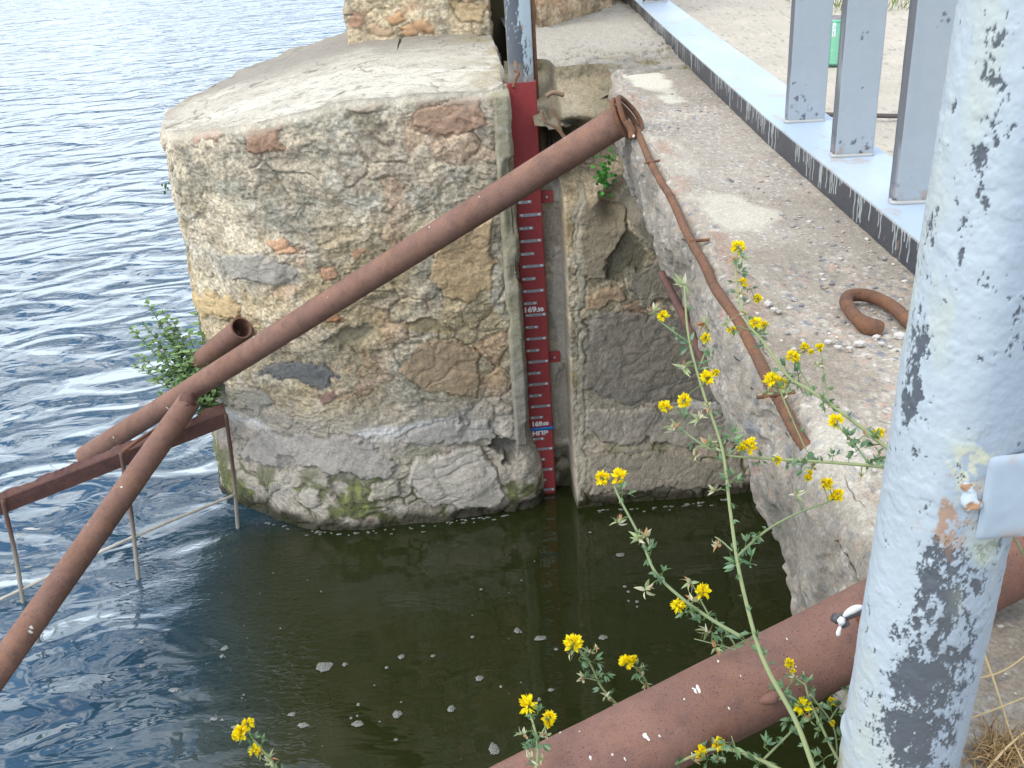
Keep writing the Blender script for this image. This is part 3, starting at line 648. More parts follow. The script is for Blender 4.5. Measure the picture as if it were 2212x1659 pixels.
spots(ra, pa0, pa1, .0445, [(930, 480, 3.5), (927, 490, 2), (1232, 285, 3), (1220, 297, 2), (1035, 425, 2), (820, 545, 3), (872, 515, 2), (813, 556, 2), (652, 655, 2), (640, 662, 2.5), (612, 680, 2), (560, 712, 2), (470, 850, 4), (466, 838, 3), (548, 728, 2.2), (362, 882, 3), (245, 945, 2), (585, 700, 1.8), (700, 620, 2), (1150, 335, 2)], 2)
spots(rb, pb0, pb1, .0445, [(430, 958, 2.5), (426, 965, 2.5), (308, 962, 3), (430, 1003, 2), (482, 930, 2), (425, 1003, 3), (68, 1355, 5), (66, 1365, 4), (262, 1052, 2.5), (385, 990, 2), (318, 1075, 2)], 3)
spots(rd, c0, c1, .0400, [(1394, 1588, 7), (1400, 1596, 5), (1508, 1487, 6), (1502, 1493, 4), (1478, 1510, 3), (1551, 1428, 4), (1425, 1590, 3), (1275, 1637, 4), (1252, 1580, 3), (1210, 1582, 4), (1497, 1487, 3), (1650, 1400, 2), (1600, 1460, 2.5), (1700, 1380, 2), (1575, 1530, 2.5), (1350, 1640, 2.5), (1720, 1440, 2)], 4)
def clamp():
    m = MB(); d = .925
    V, F = tube_vf(smooth_path([atd(1900, 1308, d+.01), atd(1860, 1318, d), atd(1830, 1330, d-.002), atd(1806, 1334, d-.004)], 14), np.linspace(.0042, .0040, 14), 10); m.add(V, F, (.10, .085, .085))
    V, F = tube_vf([atd(1799, 1333, d-.004), atd(1811, 1338, d-.004)], [.0042, .0048], 10); m.add(V, F, (.07, .07, .08))
    V, F = tube_vf(smooth_path([atd(1818, 1336, d), atd(1823, 1346, d), atd(1826, 1352, d)], 6), .0048, 10); m.add(V, F, (.09, .085, .09)); m.build('clamp_bolt', M_PAINT, rd)
    m = MB()
    V, F = tube_vf(smooth_path([atd(1864, 1310, d-.010), atd(1850, 1314, d-.013), atd(1834, 1322, d-.013), atd(1822, 1332, d-.011)], 14), [.001, .0018, .0024, .0028, .003, .0033, .0034, .0034, .0032, .003, .0027, .0024, .0018, .001], 8); m.add(V, F, (.66, .67, .66))
    V, F = tube_vf([atd(1820, 1334, d-.011), atd(1817, 1342, d-.012), atd(1816, 1349, d-.010)], [.0025, .0038, .002], 10); m.add(V, F, (.68, .70, .70))
    V, F = tube_vf(smooth_path([atd(1816, 1351, d-.007), atd(1812, 1362, d-.008), atd(1810, 1374, d-.006)], 8), [.0010, .0014, .0017, .0018, .002, .0022, .0021, .0010], 8); m.add(V, F, (.72, .72, .68))
    m.build('paint_drip', M_PAINT, rd)
    m = MB()
    for k in range(16):
        x = 1842+random.Random(k).random()*26; y0 = 1326+(x-1842)*-.35
        V, F = tube_vf([atd(x, y0, .935), atd(x+13, y0+26, .94), atd(x+22, y0+40, .945)], [.0013, .0013, .0008], 5); m.add(V, F, (.30, .12, .06))
    m.build('wire_rope_end', M_PLAIN, rd)
    m = MB(); rg = random.Random(4)
    for px, py, s_ in ((1668, 1507, .0065), (1640, 1550, .0055)):
        m = MB()
        c = atd(px, py, .945 if py < 1530 else .975); a = np.linspace(0, 2*math.pi, 13); V, F = tube_vf([c-np.array([.012, 0, .004]), c-np.array([.006, 0, .001]), c+np.array([0, -.002, .002]), c+np.array([.008, 0, .005])], [s_*.3, s_*.8, s_, s_*.4], 9); m.add(V, F); m.build('rust_lump', M_RUSTP, rd)
clamp()

# ------------------------------------------------------------------ grey post in the foreground
def paint_cols(P, u, dark, seed, yellow=.3, base=(.42, .475, .51)):
    """peeling light paint; 'dark' is where more has peeled"""
    c = np.tile(np.array(base), P.shape[:-1]+(1,))*(.92+.16*fbm(P, 12, 4, seed))[..., None]
    c = mixc(c, (.48, .50, .36), ss(.58, .72, fbm(P, (18, 18, 8), 4, seed+1))*yellow)
    n = fbm(P, 85, 6, seed+2, .74)*.78 + fbm(P, 14, 3, seed+3)*.22
    dark = dark + .34*(fbm(P, 260, 3, seed+7, .75)-.5)
    pe = ss(.605, .630, n + dark); c = mixc(c, (.075, .085, .10), pe*.95)
    ru = ss(.72, .76, fbm(P, 60, 4, seed+4)*.5+fbm(P, 8, 3, seed+5)*.5+.04*yellow); c = mixc(c, (.38, .20, .09), ru*.8)
    return c, pe
def post():
    b = atz(1940, 1640, 1.72); root = empty('grey_post', (b[0], b[1], 1.70), 'thick light grey pipe post with dark peeling patches standing at the right', 'post')
    r = .0452; na, nz = 420, 1150; a = np.linspace(0, 2*math.pi, na, endpoint=False)
    z = 1.66 + 1.25*np.linspace(0, 1, nz)**1.0
    A, Zz = np.meshgrid(a, z, indexing='ij')
    P = np.stack([b[0]+r*np.cos(A)+.031*(Zz-1.72), b[1]+r*np.sin(A), Zz], -1); X = proj(P)
    # position of a point across the visible face: 0 = left rim, 1 = right rim
    zc = Zz; dirc = math.atan2(-b[1], -b[0]); rel = (A-dirc+math.pi) % (2*math.pi)-math.pi; w = rel/math.pi+.5     # 0..1 on the side that faces the camera
    def band(w0, w1, z0, z1, s=.05): return ss(w0-s, w0+s, w)*ss(w1+s, w1-s, w)*ss(z0-.03, z0+.03, zc)*ss(z1+.03, z1-.03, zc)
    zz = lambda y_: float(atd(2010, y_, .70)[2])
    # big worn area low on the middle, narrow worn strip near the left rim higher up
    dark = -.085 + .19*band(.38, .80, 1.70, zz(1130), .10) + .07*band(.42, .64, 1.72, zz(1160), .09) + .27*band(.14, .27, zz(880), zz(600), .04) + .07*band(.14, .34, zz(1000), zz(560), .06) + .15*band(.15, .34, zz(560), zz(440), .06) + .10*band(.30, .50, zz(520), zz(100), .06) + .03*band(.1, .8, zz(700), 2.8)
    c, pe = paint_cols(P*np.array([1.25, 1.25, .75]), w, dark, 201, .35); gr = ss(.42, .60, w+.12*(fbm(P, 9, 3, 240)-.5)); c = c*(1-gr[..., None]*.9*(1-pe)[..., None]) + np.array([.31, .365, .425])*(gr*.9*(1-pe))[..., None]; lo_ = ss(.0, .06, w)*0  # right side: greyer paint, plus its shading painted into the colour
    yl = np.exp(-(((w-.55)/.10)**2+((zc-zz(945))/.018)**2))*ss(.3, .6, fbm(P, 60, 3, 209)); c = mixc(c, (.58, .57, .38), np.clip(yl*1.5, 0, .8)*(1-pe)*ss(.42, .55, fbm(P, 150, 4, 242, .7)))
    rr = np.exp(-(((w-.52)/.10)**2+((zc-zz(1060))/.03)**2))*ss(.45, .6, fbm(P, 70, 4, 210)); c = mixc(c, (.36, .21, .12), np.clip(rr*1.5, 0, .85)*ss(.45, .56, fbm(P, 170, 4, 241, .7)))
    ft = ss(1.735, 1.715, zc)*ss(.35, .6, fbm(P, 60, 3, 211)); c = mixc(c, (.30, .24, .15), ft*.7)
    rr = band(.60, .80, zz(1330), zz(1120), .06)*ss(.5, .62, fbm(P, (30, 30, 12), 4, 212)); c = mixc(c, (.42, .45, .33), rr*.7)
    disp = .0016*(fbm(P, 110, 5, 220, .65)-.5) + .0012*(fbm(P, 20, 3, 221)-.5) - .0007*pe + .0004*ss(.62, .7, fbm(P, 75, 3, 222)) + .003*np.exp(-((zc-1.745)/.006)**2)*ss(.2, .0, w)
    N = np.stack([np.cos(A), np.sin(A), 0*A], -1); P = P+N*disp[..., None]
    grid('pipe_shaft', P, M_PAINT, root, c, wrap=True)
    # bracket welded to the right
    cc = atd(2160, 1036, .690); m = MB()
    hx, hz, dp = .075, .033, .012
    nu, nv = 120, 60; u = np.linspace(-1, 1, nu); v = np.linspace(-1, 1, nv); Uu, Vv = np.meshgrid(u, v, indexing='ij')
    rnd = (1-.25*np.clip(np.abs(Uu), 0, 1)**40)*(1-.25*np.clip(np.abs(Vv), 0, 1)**14)
    Q = np.stack([cc[0]+.052+Uu*hx, cc[1]-dp*rnd-.012, cc[2]+Vv*hz+.003*Uu*0], -1)
    Q[..., 1] += .002*(fbm(Q, 30, 3, 230)-.5)
    c2, pe2 = paint_cols(Q, None, np.full(Uu.shape, -.14), 231, .2, (.37, .435, .50)); e = ss(.6, 1, np.abs(Vv))*ss(.45, .6, fbm(Q, 60, 3, 232)); c2 = mixc(c2, (.40, .22, .12), e*.5)
    grid('bracket_plate', Q, M_PAINT, root, c2, flip=False)
    m = MB(); m.box((cc[0]+.052, cc[1]+.0, cc[2]), (2*hx-.004, .024, 2*hz-.003), None, (.36, .42, .48)); m.build('bracket_bar', M_PAINT, root, False)
    m = MB()
    Q = smooth_path([atd(x, y, .672) for x, y in ((2085, 965), (2082, 985), (2088, 1010), (2086, 1040), (2094, 1070), (2104, 1098))], 60)
    V, F = tube_vf(Q, .0055+.006*(fbm(Q, 90, 3, 7)-.35)*np.sin(np.linspace(0, math.pi, 60))**.5, 16); V = V+(.004*(fbm(V, 140, 3, 8)-.5))[:, None]; n_ = fbm(V, 160, 3, 9)
    m.add(V, F, np.where((n_ > .56)[:, None], np.array([.34, .19, .10]), np.array([.46, .52, .56])))
    m.build('weld', M_PAINT, root)
post()

# ------------------------------------------------------------------ fence: beam and uprights
def fence():
    root = empty('metal_fence', (.85, 2.5, 1.72), 'painted steel fence with a light blue bottom beam and flat grey uprights', 'fence')
    ky = [1.0, 1.6, 2.6, 3.6, 4.6, 5.9, 7.5]; kx = [.765, .782, .815, .868, .925, 1.005, 1.10]
    n = 3000; y = np.geomspace(1.35, 7.4, n); x = np.interp(y, ky, kx); w = .158; h = .060
    # cross-section: left face bottom -> top, top across, right face down
    nf, nt = 34, 40
    prof = [(0, t*h) for t in np.linspace(0, 1, nf)] + [(w*t, h) for t in np.linspace(0.004, .996, nt)] + [(w, h*t) for t in np.linspace(1, 0, 8)]
    prof = np.array(prof); P = np.zeros((n, len(prof), 3)); P[..., 0] = x[:, None]+prof[None, :, 0]; P[..., 1] = y[:, None]; P[..., 2] = 1.722+prof[None, :, 1]
    P[..., 0] += .0015*(fbm(P, 9, 3, 301)-.5); P[:, nf:nf+nt, 2] += .0015*(fbm(P[:, nf:nf+nt], 14, 3, 302)-.5)
    k = .004; P[:, nf-1, 2] -= k*0; P[:, nf-1, 0] += .002; P[:, nf, 0] += .002
    c = np.tile(np.array([.40, .49, .60]), P.shape[:2]+(1,)); top = c.copy()
    top = mixc(top, (.50, .56, .62), ss(.45, .7, fbm(P, (5, 3, 5), 4, 303))*.6); top = mixc(top, (.42, .34, .24), ss(.64, .72, fbm(P, (26, 14, 26), 4, 304))*.5)
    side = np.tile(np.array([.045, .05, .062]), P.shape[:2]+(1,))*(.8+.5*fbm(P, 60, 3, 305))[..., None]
    rng = np.random.RandomState(3); zz = prof[:, 1][None]; dr = np.zeros(P.shape[:2])
    yy = 1.2
    while yy < 6.5:
        yy += rng.exponential(.014); L_ = h*np.clip(rng.beta(1.3, 2.0)*1.25, .1, 1.0); wd = .0016+.0016*rng.rand()*(yy/2)
        wob = .0015*np.sin(zz*180+rng.rand()*6)
        m_ = np.exp(-((y[:, None]-yy-wob)/wd)**4)*(zz > h-L_); dr = np.maximum(dr, m_)
    dens = ss(.25, .45, fbm(np.stack([y*0, y, y*0], -1), 5, 3, 306))[:, None]; dr = dr*dens*(.6+.4*ss(.2, .5, fbm(P, 60, 2, 307)))
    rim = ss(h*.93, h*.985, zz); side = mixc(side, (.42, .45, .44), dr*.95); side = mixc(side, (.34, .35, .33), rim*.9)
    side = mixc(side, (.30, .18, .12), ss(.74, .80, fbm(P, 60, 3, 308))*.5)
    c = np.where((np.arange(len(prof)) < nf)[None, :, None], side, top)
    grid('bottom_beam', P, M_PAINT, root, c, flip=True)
    def upright(px0, px1, py, th=.042, hz=1.0):
        a, b = atz(px0, py, 1.784), atz(px1, py-4, 1.784); wd = np.linalg.norm(b-a); e1 = (b-a)/wd; e1[2] = 0; e2 = np.array([-e1[1], e1[0], 0])
        nz = 300; z = np.linspace(1.780, 1.780+hz, nz)
        lp = [(0, th), (0, th*.5), (0, .003), (0, 0.0008), (.0012, 0)] + [(wd*t, 0) for t in np.linspace(.04, .96, 30)] + [(wd-.0016, 0), (wd, .0016), (wd, th), (wd*.5, th)]
        lp = np.array(lp); Q = np.zeros((len(lp), nz, 3)); Q[..., :2] = (a[:2]+lp[:, :1]*e1[:2]+lp[:, 1:]*e2[:2])[:, None]; Q[..., 2] = z[None]
        Q[..., 1] += .0014*(fbm(Q, 22, 4, 310)-.5); Q[..., 0] += .0012*(fbm(Q, 25, 3, 311)-.5)
        cc = np.tile(np.array([.36, .40, .43]), Q.shape[:2]+(1,))*(.95+.1*fbm(Q, 9, 3, 312))[..., None]
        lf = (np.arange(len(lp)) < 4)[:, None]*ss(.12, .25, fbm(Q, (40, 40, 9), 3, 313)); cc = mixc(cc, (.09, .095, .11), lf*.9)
        ft = ss(1.83, 1.79, Q[..., 2])*ss(.48, .62, fbm(Q, 50, 4, 314)); cc = mixc(cc, (.35, .22, .12), ft*.6)
        ck = ss(.74, .75, fbm(Q, 26, 4, 318)*.5+fbm(Q, 90, 3, 319)*.5+.02); cc = mixc(cc, (.06, .065, .08), ck*.8); cc = mixc(cc, (.38, .42, .44), ss(.55, .7, fbm(Q, (30, 30, 5), 4, 320))*.5); ck = ss(1.85, 1.79, Q[..., 2])*ss(.66, .7, fbm(Q, 90, 3, 316)); cc = mixc(cc, (.05, .055, .07), ck*.8)
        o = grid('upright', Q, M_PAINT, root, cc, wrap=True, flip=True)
        m = MB(); V, F = tube_vf(smooth_path([a+e2*.02+np.array([-.003, 0, .001]), a+np.array([-.002, -.002, .001]), (a+b)/2-e2*.002, b-e2*.002], 20), .0045, 7); m.add(V, F, (.42, .42, .40)); m.build('weld_bead', M_PAINT, o)
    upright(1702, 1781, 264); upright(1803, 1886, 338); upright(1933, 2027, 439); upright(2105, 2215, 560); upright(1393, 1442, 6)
    m = MB(); m.box((.90, 3.6, 2.80), (.06, 5.4, .04), None, (.31, .355, .40)); m.build('top_rail', M_PAINT, root, False)
fence()

# ------------------------------------------------------------------ gauge
GX, GY, GW = .267, 3.683, .101
lev = lambda l: .325 + (l-169.0)*1.015
def gauge():
    root = empty('water_level_gauge', (GX, GY, lev(168.7)), 'dark red water level gauge with metal marks and white numbers in the pier slot', 'water gauge')
    m = MB(); zt, zb = 1.722, -.5; h = .045
    prof = [(-GW/2, h), (-GW/2, .003), (-GW/2+.003, 0), (GW/2-.003, 0), (GW/2, .003), (GW/2, h), (GW/2-.005, h), (GW/2-.005, .006), (-GW/2+.005, .006), (-GW/2+.005, h)]
    V = [(GX+x, GY+y, z) for z in (zb, zt) for x, y in prof]; k = len(prof)
    F = [[i, (i+1) % k, (i+1) % k+k, i+k] for i in range(k)] + [list(range(k))[::-1], [i+k for i in range(k)]]
    m.add(V, F, (.2, .02, .02)); m.build('channel_plate', M_RED, root, False)
    l = 168.70
    for i in range(27):
        L_ = 168.70+.05*i; z = lev(L_); long = i % 2 == 0
        if abs(L_-169.0) < .01: continue
        w = .083 if long else .054; x0 = GX-GW/2+(.010 if long else .0095) + (.004 if i % 4 == 0 else 0)
        t = MB(); t.box((x0+w/2, GY-.002, z), (w, .003, .0115), None, (.45, .45, .47)); o = t.build('tick_mark', M_STEEL, root, False)
        for xx in (x0+.009, x0+w-.009):
            r_ = MB(); V, F = tube_vf([(xx, GY-.0035, z), (xx, GY-.0062, z), (xx, GY-.0075, z)], [.0052, .0048, .002], 10); r_.add(V, F, (.8, .8, .8)); r_.build('rivet', M_RIVET, o)
    def text(s, x, z, size, sx=1.0, name='number'):
        cu = bpy.data.curves.new('t', 'FONT'); cu.body = s; cu.size = size; cu.extrude = .0006; cu.offset = size*.05; cu.align_x = 'LEFT'
        ob = bpy.data.objects.new('t', cu); COL.objects.link(ob); dg = bpy.context.evaluated_depsgraph_get(); me = bpy.data.meshes.new_from_object(ob.evaluated_get(dg))
        bpy.data.objects.remove(ob); v = np.zeros(len(me.vertices)*3); me.vertices.foreach_get('co', v); v = v.reshape(-1, 3)
        q = np.stack([x+v[:, 0]*sx, GY-.0014-v[:, 2], z+v[:, 1]], -1); me.vertices.foreach_set('co', q.ravel()); me.update(); me.materials.clear()
        return link(name, me, M_WHITE, root)
    xl = GX-GW/2
    text('169', xl+.008, lev(169.50)+.014, .029, 1.18); text('.50', xl+.059, lev(169.50)+.014, .0205, 1.12)
    text('169', xl+.013, lev(169.0)+.010, .028, 1.08); text('.00', xl+.058, lev(169.0)+.011, .0195, 1.12)
    text('170', xl+.010, lev(170.0)+.015, .024, 1.25); text('.00', xl+.057, lev(170.0)+.015, .0215, 1.1)
    text('НПР', xl+.015, lev(169.0)-.0335, .025, 1.25, 'letters')
    b = MB(); zb_ = lev(169.0)-.003
    pts = [(-GW/2-.002, .046), (-GW/2-.002, .0), (-GW/2+.004, -.003), (GW/2-.004, -.003), (GW/2+.002, 0), (GW/2+.002, .046)]
    V = []; F = []
    for i, (x, y) in enumerate(pts):
        sag = .003 if i in (2, 3) else 0.006 if i in (1, 4) else .012
        V += [(GX+x, GY+y, zb_-.0075+sag-.004), (GX+x, GY+y, zb_+.0065+sag-.004)]
        if i: F.append([2*i-2, 2*i, 2*i+1, 2*i-1])
    b.add(V, F, (.02, .2, .5)); o = b.build('blue_band', M_BLUE, root); sm = o.modifiers.new('s', 'SOLIDIFY'); sm.thickness = .0012; sm.offset = 1
    for px, py in ((1181, 425), (1106, 428), (1198, 771), (1124, 779)):
        q = aty(px, py, GY+.032); e = MB(); sx = .046; e.box((q[0], GY+.034, q[2]), (sx, .005, .046), None, (.2, .02, .02)); o = e.build('fixing_ear', M_RED, root, False)
        e = MB(); V, F = tube_vf([(q[0], GY+.031, q[2]), (q[0], GY+.024, q[2]), (q[0], GY+.022, q[2])], [.006, .0055, .003], 10); e.add(V, F); e.build('bolt', M_STEEL, o)
gauge()
def upright_pipe():
    root = empty('upright_pipe', (GX+.012, 3.80, 1.5), 'dark flaking grey upright pipe standing just behind the top of the red gauge', 'pipe')
    na, nz = 120, 420; a = np.linspace(0, 2*math.pi, na, endpoint=False); z = np.linspace(1.3, 2.9, nz); A, Zz = np.meshgrid(a, z, indexing='ij')
    r = .047; P = np.stack([GX+.008+r*np.cos(A), 3.80+r*np.sin(A), Zz], -1); cx = np.cos(A)
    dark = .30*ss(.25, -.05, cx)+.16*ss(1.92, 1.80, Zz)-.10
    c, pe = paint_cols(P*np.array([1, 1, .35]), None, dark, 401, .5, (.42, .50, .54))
    dr = ss(.68, .72, fbm(P, (60, 60, 2.5), 3, 405)); c = mixc(c, (.60, .62, .60), dr*.6*ss(.3, -.2, cx)); c = mixc(c, (.20, .17, .11), ss(.6, .8, fbm(P, 30, 4, 406))*.5)
    c = mixc(c, (.36, .33, .28), ss(1.78, 1.73, Zz)*ss(.3, .6, fbm(P, 20, 3, 407))*.6)
    grid('pipe_shaft', P, M_PAINT, root, c, wrap=True)
    m = MB(); V, F = tube_vf([(GX+.062, 3.79, 1.25), (GX+.060, 3.79, 2.1), (GX+.064, 3.79, 2.9)], .007, 8); m.add(V, F); m.build('rusty_rod', M_RUSTO, root)
    m = MB(); V, F = tube_vf(smooth_path([aty(1108, 190, 3.68), aty(1114, 172, 3.69), aty(1120, 158, 3.70), aty(1112, 152, 3.71)], 16), .006, 8); m.add(V, F); m.build('bent_hook', M_RUSTO, root)
upright_pipe()

# ------------------------------------------------------------------ rebar, hook, rack
def rebar(name, pts, r, label, group=None, ribs=True, step=.010, parent=None, matr=None):
    L_ = smooth_path(pts, 400); s = np.r_[0, np.cumsum(np.linalg.norm(np.diff(L_, axis=0), axis=1))]
    n = int(s[-1]/(step/5)); u = np.linspace(0, s[-1], max(n, 20)); Q = np.stack([np.interp(u, s, L_[:, k]) for k in range(3)], -1)
    rr = r*(1+.10*np.maximum(0, np.sin(u/step*2*math.pi))**2*(1 if ribs else 0)) + .12*r*(fbm(Q, 40, 3, 7)-.5)
    V, F = tube_vf(Q, rr, 14); m = MB(); m.add(V, F); o = m.build(name, matr or M_RUSTO, parent)
    if parent is None: tag(o, label, 'rebar', group)
    return o
G = 'rusty bars along the slab edge'
rebar('rusty_bar', [atz(x, y, 1.7225 - .02*max(0, (y-850)/130)) for x, y in ((1370, 262), (1398, 335), (1424, 385), (1452, 432), (1486, 508), (1522, 572), (1545, 622), (1592, 690), (1634, 768), (1660, 822), (1692, 880), (1720, 935), (1752, 978))], .0082, 'long ribbed rusty bar exposed along the top edge of the concrete slab', G)
q = [aty(x, y, yy) for x, y, yy in ((1440, 590, 2.45), (1480, 660, 2.2), (1512, 730, 2.0), (1545, 800, 1.85), (1570, 880, 1.7), (1615, 1000, 1.45))]
q = [atz(x, y, 1.515) for x, y in ((1440, 590), (1472, 650), (1500, 705), (1525, 760), (1545, 805))]
q = [p+np.array([-.012, 0, 0]) for p in q]
rebar('rusty_bar', q, .0085, 'shorter rusty bar sticking out under the lower edge of the slab', G, matr=M_RUSTD)
for a, b, lb in (((1394, 352), (1424, 347), 'short rusty wire crossing the long bar near the pipe collar'), ((1490, 521), (1532, 518), 'short rusty wire crossing the long bar halfway along the slab'),
                 ((1636, 858), (1716, 846), 'short rusty tie across the lower end of the long bar')):
    rebar('tie_wire', [atz(*a, 1.730), atz(*b, 1.728)], .0032, lb, 'rusty tie wires on the slab', ribs=False)
hk = [atz(x, y, z) for x, y, z in ((1896, 716, 1.722), (1870, 702, 1.733), (1846, 682, 1.737), (1828, 655, 1.737), (1834, 640, 1.736), (1862, 637, 1.736), (1895, 645, 1.736), (1930, 664, 1.737), (1960, 692, 1.733), (1972, 706, 1.728))]
H_ = smooth_path(hk, 120); u_ = np.linspace(0, 1, 120)
rad = .0105 + .0065*ss(.22, .02, u_) + .0015*(fbm(H_, 60, 3, 9)-.5)
m = MB(); V, F = tube_vf(H_, rad, 18); m.add(V, F); tag(m.build('lifting_hook', M_RUSTO), 'thick rusty curved lifting hook lying in the gravelly slab near the post', 'hook')

def rack():
    root = empty('trash_rack', (-1.3, 3.4, .3), 'rusty angle iron frame with thin rods dipping into the water at the left', 'rack')
    tops = [aty(8, 1078, 3.32), aty(263, 975, 3.45), aty(489, 893, 3.62)]; bots = [atz(62, 1345, -.10), atz(303, 1285, -.08), atz(517, 1180, -.10)]
    bots[0] = atz(50, 1300, 0); bots[1] = atz(299, 1250, 0); bots[2] = atz(514, 1140, 0)
    for t_, b_, r_ in zip(tops, bots, (.0085, .0085, .0078)):
        e = b_+(b_-t_)*.6; m = MB(); Q = smooth_path([t_+np.array([0, -.01, .0]), (t_+b_)/2+np.array([.004, 0, 0]), b_, e], 60); V, F = tube_vf(Q, r_*(1+.25*(fbm(Q, 40, 3, 3)-.5)), 10)
        k = ss(.35, .1, Q[:, 2]); cc = np.array([.14, .08, .06])*(1-k[:, None])+np.array([.33, .30, .25])*k[:, None]; m.add(V, F, np.repeat(cc, 10, 0)); m.build('vertical_rod', M_PLAIN, root)
    def on(i, y_):
        t_, b_ = tops[i], bots[i]; f = np.linspace(-.2, 1.3, 600)[:, None]; L_ = t_+(b_-t_)*f; return L_[np.argmin(abs(proj(L_)[:, 1]-y_))]
    h0, h1, h2 = on(0, 1274), on(1, 1160), on(2, 1069); m = MB(); Q = smooth_path([h0+(h0-h1)*.9, h0, h1, h2], 80)
    V, F = tube_vf(Q, .0068*(1+.3*(fbm(Q, 50, 3, 4)-.5)), 10); cc = np.array([.46, .43, .37])*(.6+.7*fbm(Q, 60, 3, 5))[:, None]; m.add(V, F, np.repeat(cc, 10, 0)); m.build('horizontal_rod', M_PLAIN, root)
    # angle iron: front web and a ragged top flange turned away from the camera
    n = 160; A0 = tops[0]+(tops[0]-tops[1])*.5; A1 = tops[2]; t = np.linspace(0, 1, n)[:, None]; C = A0+(A1-A0)*t; C[:, 2] += .008
    d = (A1-A0)/np.linalg.norm(A1-A0); bk = np.cross([0, 0, 1.0], d); bk /= np.linalg.norm(bk); bk = bk if bk[1] > 0 else -bk
    rag = .026+.045*(fbm(C, 22, 4, 21)-.4)+.012*ss(.86, .97, t[:, 0]); up = .012+.030*(fbm(C, 14, 4, 22)-.5)+.012*ss(.8, .95, t[:, 0])*(fbm(C, 25, 3, 23))
    rows = [C+np.array([0, 0, -.062])+bk*.002, C+np.array([0, 0, -.03]), C+np.array([0, 0, -.004]), C+bk*.004, C+bk*(rag*.6)[:, None]+np.outer(up*.5, [0, 0, 1]), C+bk*rag[:, None]+np.outer(up, [0, 0, 1])]
    P = np.stack(rows, 1); o = grid('angle_bar', P, M_RUSTD, root, smooth=False); sm = o.modifiers.new('s', 'SOLIDIFY'); sm.thickness = .005; sm.offset = 0
    m = MB(); V, F = tube_vf([atd(265, 976, 3.80), atd(300, 950, 3.85), atd(345, 922, 3.93)], .007, 8); m.add(V, F); m.build('diagonal_rod', M_RUSTO, root)
rack()

# ------------------------------------------------------------------ can and rod on the deck
def can():
    b = atz(1801, 141, 1.716); root = empty('drink_can', b, 'tall green and white can standing on the gravel behind the fence', 'can')
    r, h = .0345, .163; n, nz = 120, 160; a = np.linspace(0, 2*math.pi, n, endpoint=False)
    prof = [(.026, .0), (.0345, .008)] + [(r, z) for z in np.linspace(.012, .148, nz)] + [(.0335, .152), (.0285, .1595), (.0285, .163), (.0265, .163), (.026, .160), (.001, .160)]
    prof = np.array(prof); P = np.zeros((n, len(prof), 3)); P[..., 0] = b[0]+np.cos(a)[:, None]*prof[None, :, 0]; P[..., 1] = b[1]+np.sin(a)[:, None]*prof[None, :, 0]; P[..., 2] = b[2]+prof[None, :, 1]
    f = math.atan2(-b[1], -b[0]); rel = ((a-f+math.pi) % (2*math.pi)-math.pi)[:, None]+0*P[..., 0]; z = prof[None, :, 1]/h+0*rel
    c = np.tile(np.array([.22, .55, .36]), P.shape[:2]+(1,))
    wh = rel < -.52; c[wh] = (.72, .78, .85); g = wh & (z > .36) & (z < .66); c[g] = (.04, .42, .12); c[wh & (abs(z-.575) < .008)] = (.6, .6, .3)
    ln = (abs(rel+.50) < .045) & (z > .03); c[ln] = (.05, .38, .22); c[(rel > -.5) & ((abs(z-.90) < .01) | (abs(z-.06) < .01))] = (.05, .38, .22)
    st = (rel > -.42) & (rel < -.10) & (z > .62) & (z < .90); c[st] = (.80, .84, .84)
    tx = st & (fbm(np.stack([rel*4, z*16, 0*z], -1), 3, 2, 5) > .55) & (rel > -.36) & (rel < -.16); c[tx] = (.18, .22, .26); c[(rel > -.40) & (rel < -.2) & (abs(z-.612) < .008)] = (.75, .25, .18)
    c[(rel > -.42) & (rel < -.2) & (abs(z-.35) < .006)] = (.75, .62, .3)
    c[z > .94] = (.42, .38, .40); c[(z > .965)] = (.25, .2, .23); c[z < .05] = (.10, .25, .2)
    grid('body', P[:, :nz+3], M_PAINT, root, c[:, :nz+3], wrap=True); grid('lid', P[:, nz+2:], M_PAINT, root, c[:, nz+2:], wrap=True)
can()
m = MB(); V, F = tube_vf(smooth_path([atz(1770, 247, 1.725), atz(1900, 250, 1.727), atz(1960, 251, 1.727)], 20), .0065, 8); m.add(V, F, (.12, .10, .09))
tag(m.build('steel_rod', M_PLAIN), 'thin dark rod lying on the gravel behind the fence uprights', 'rod')

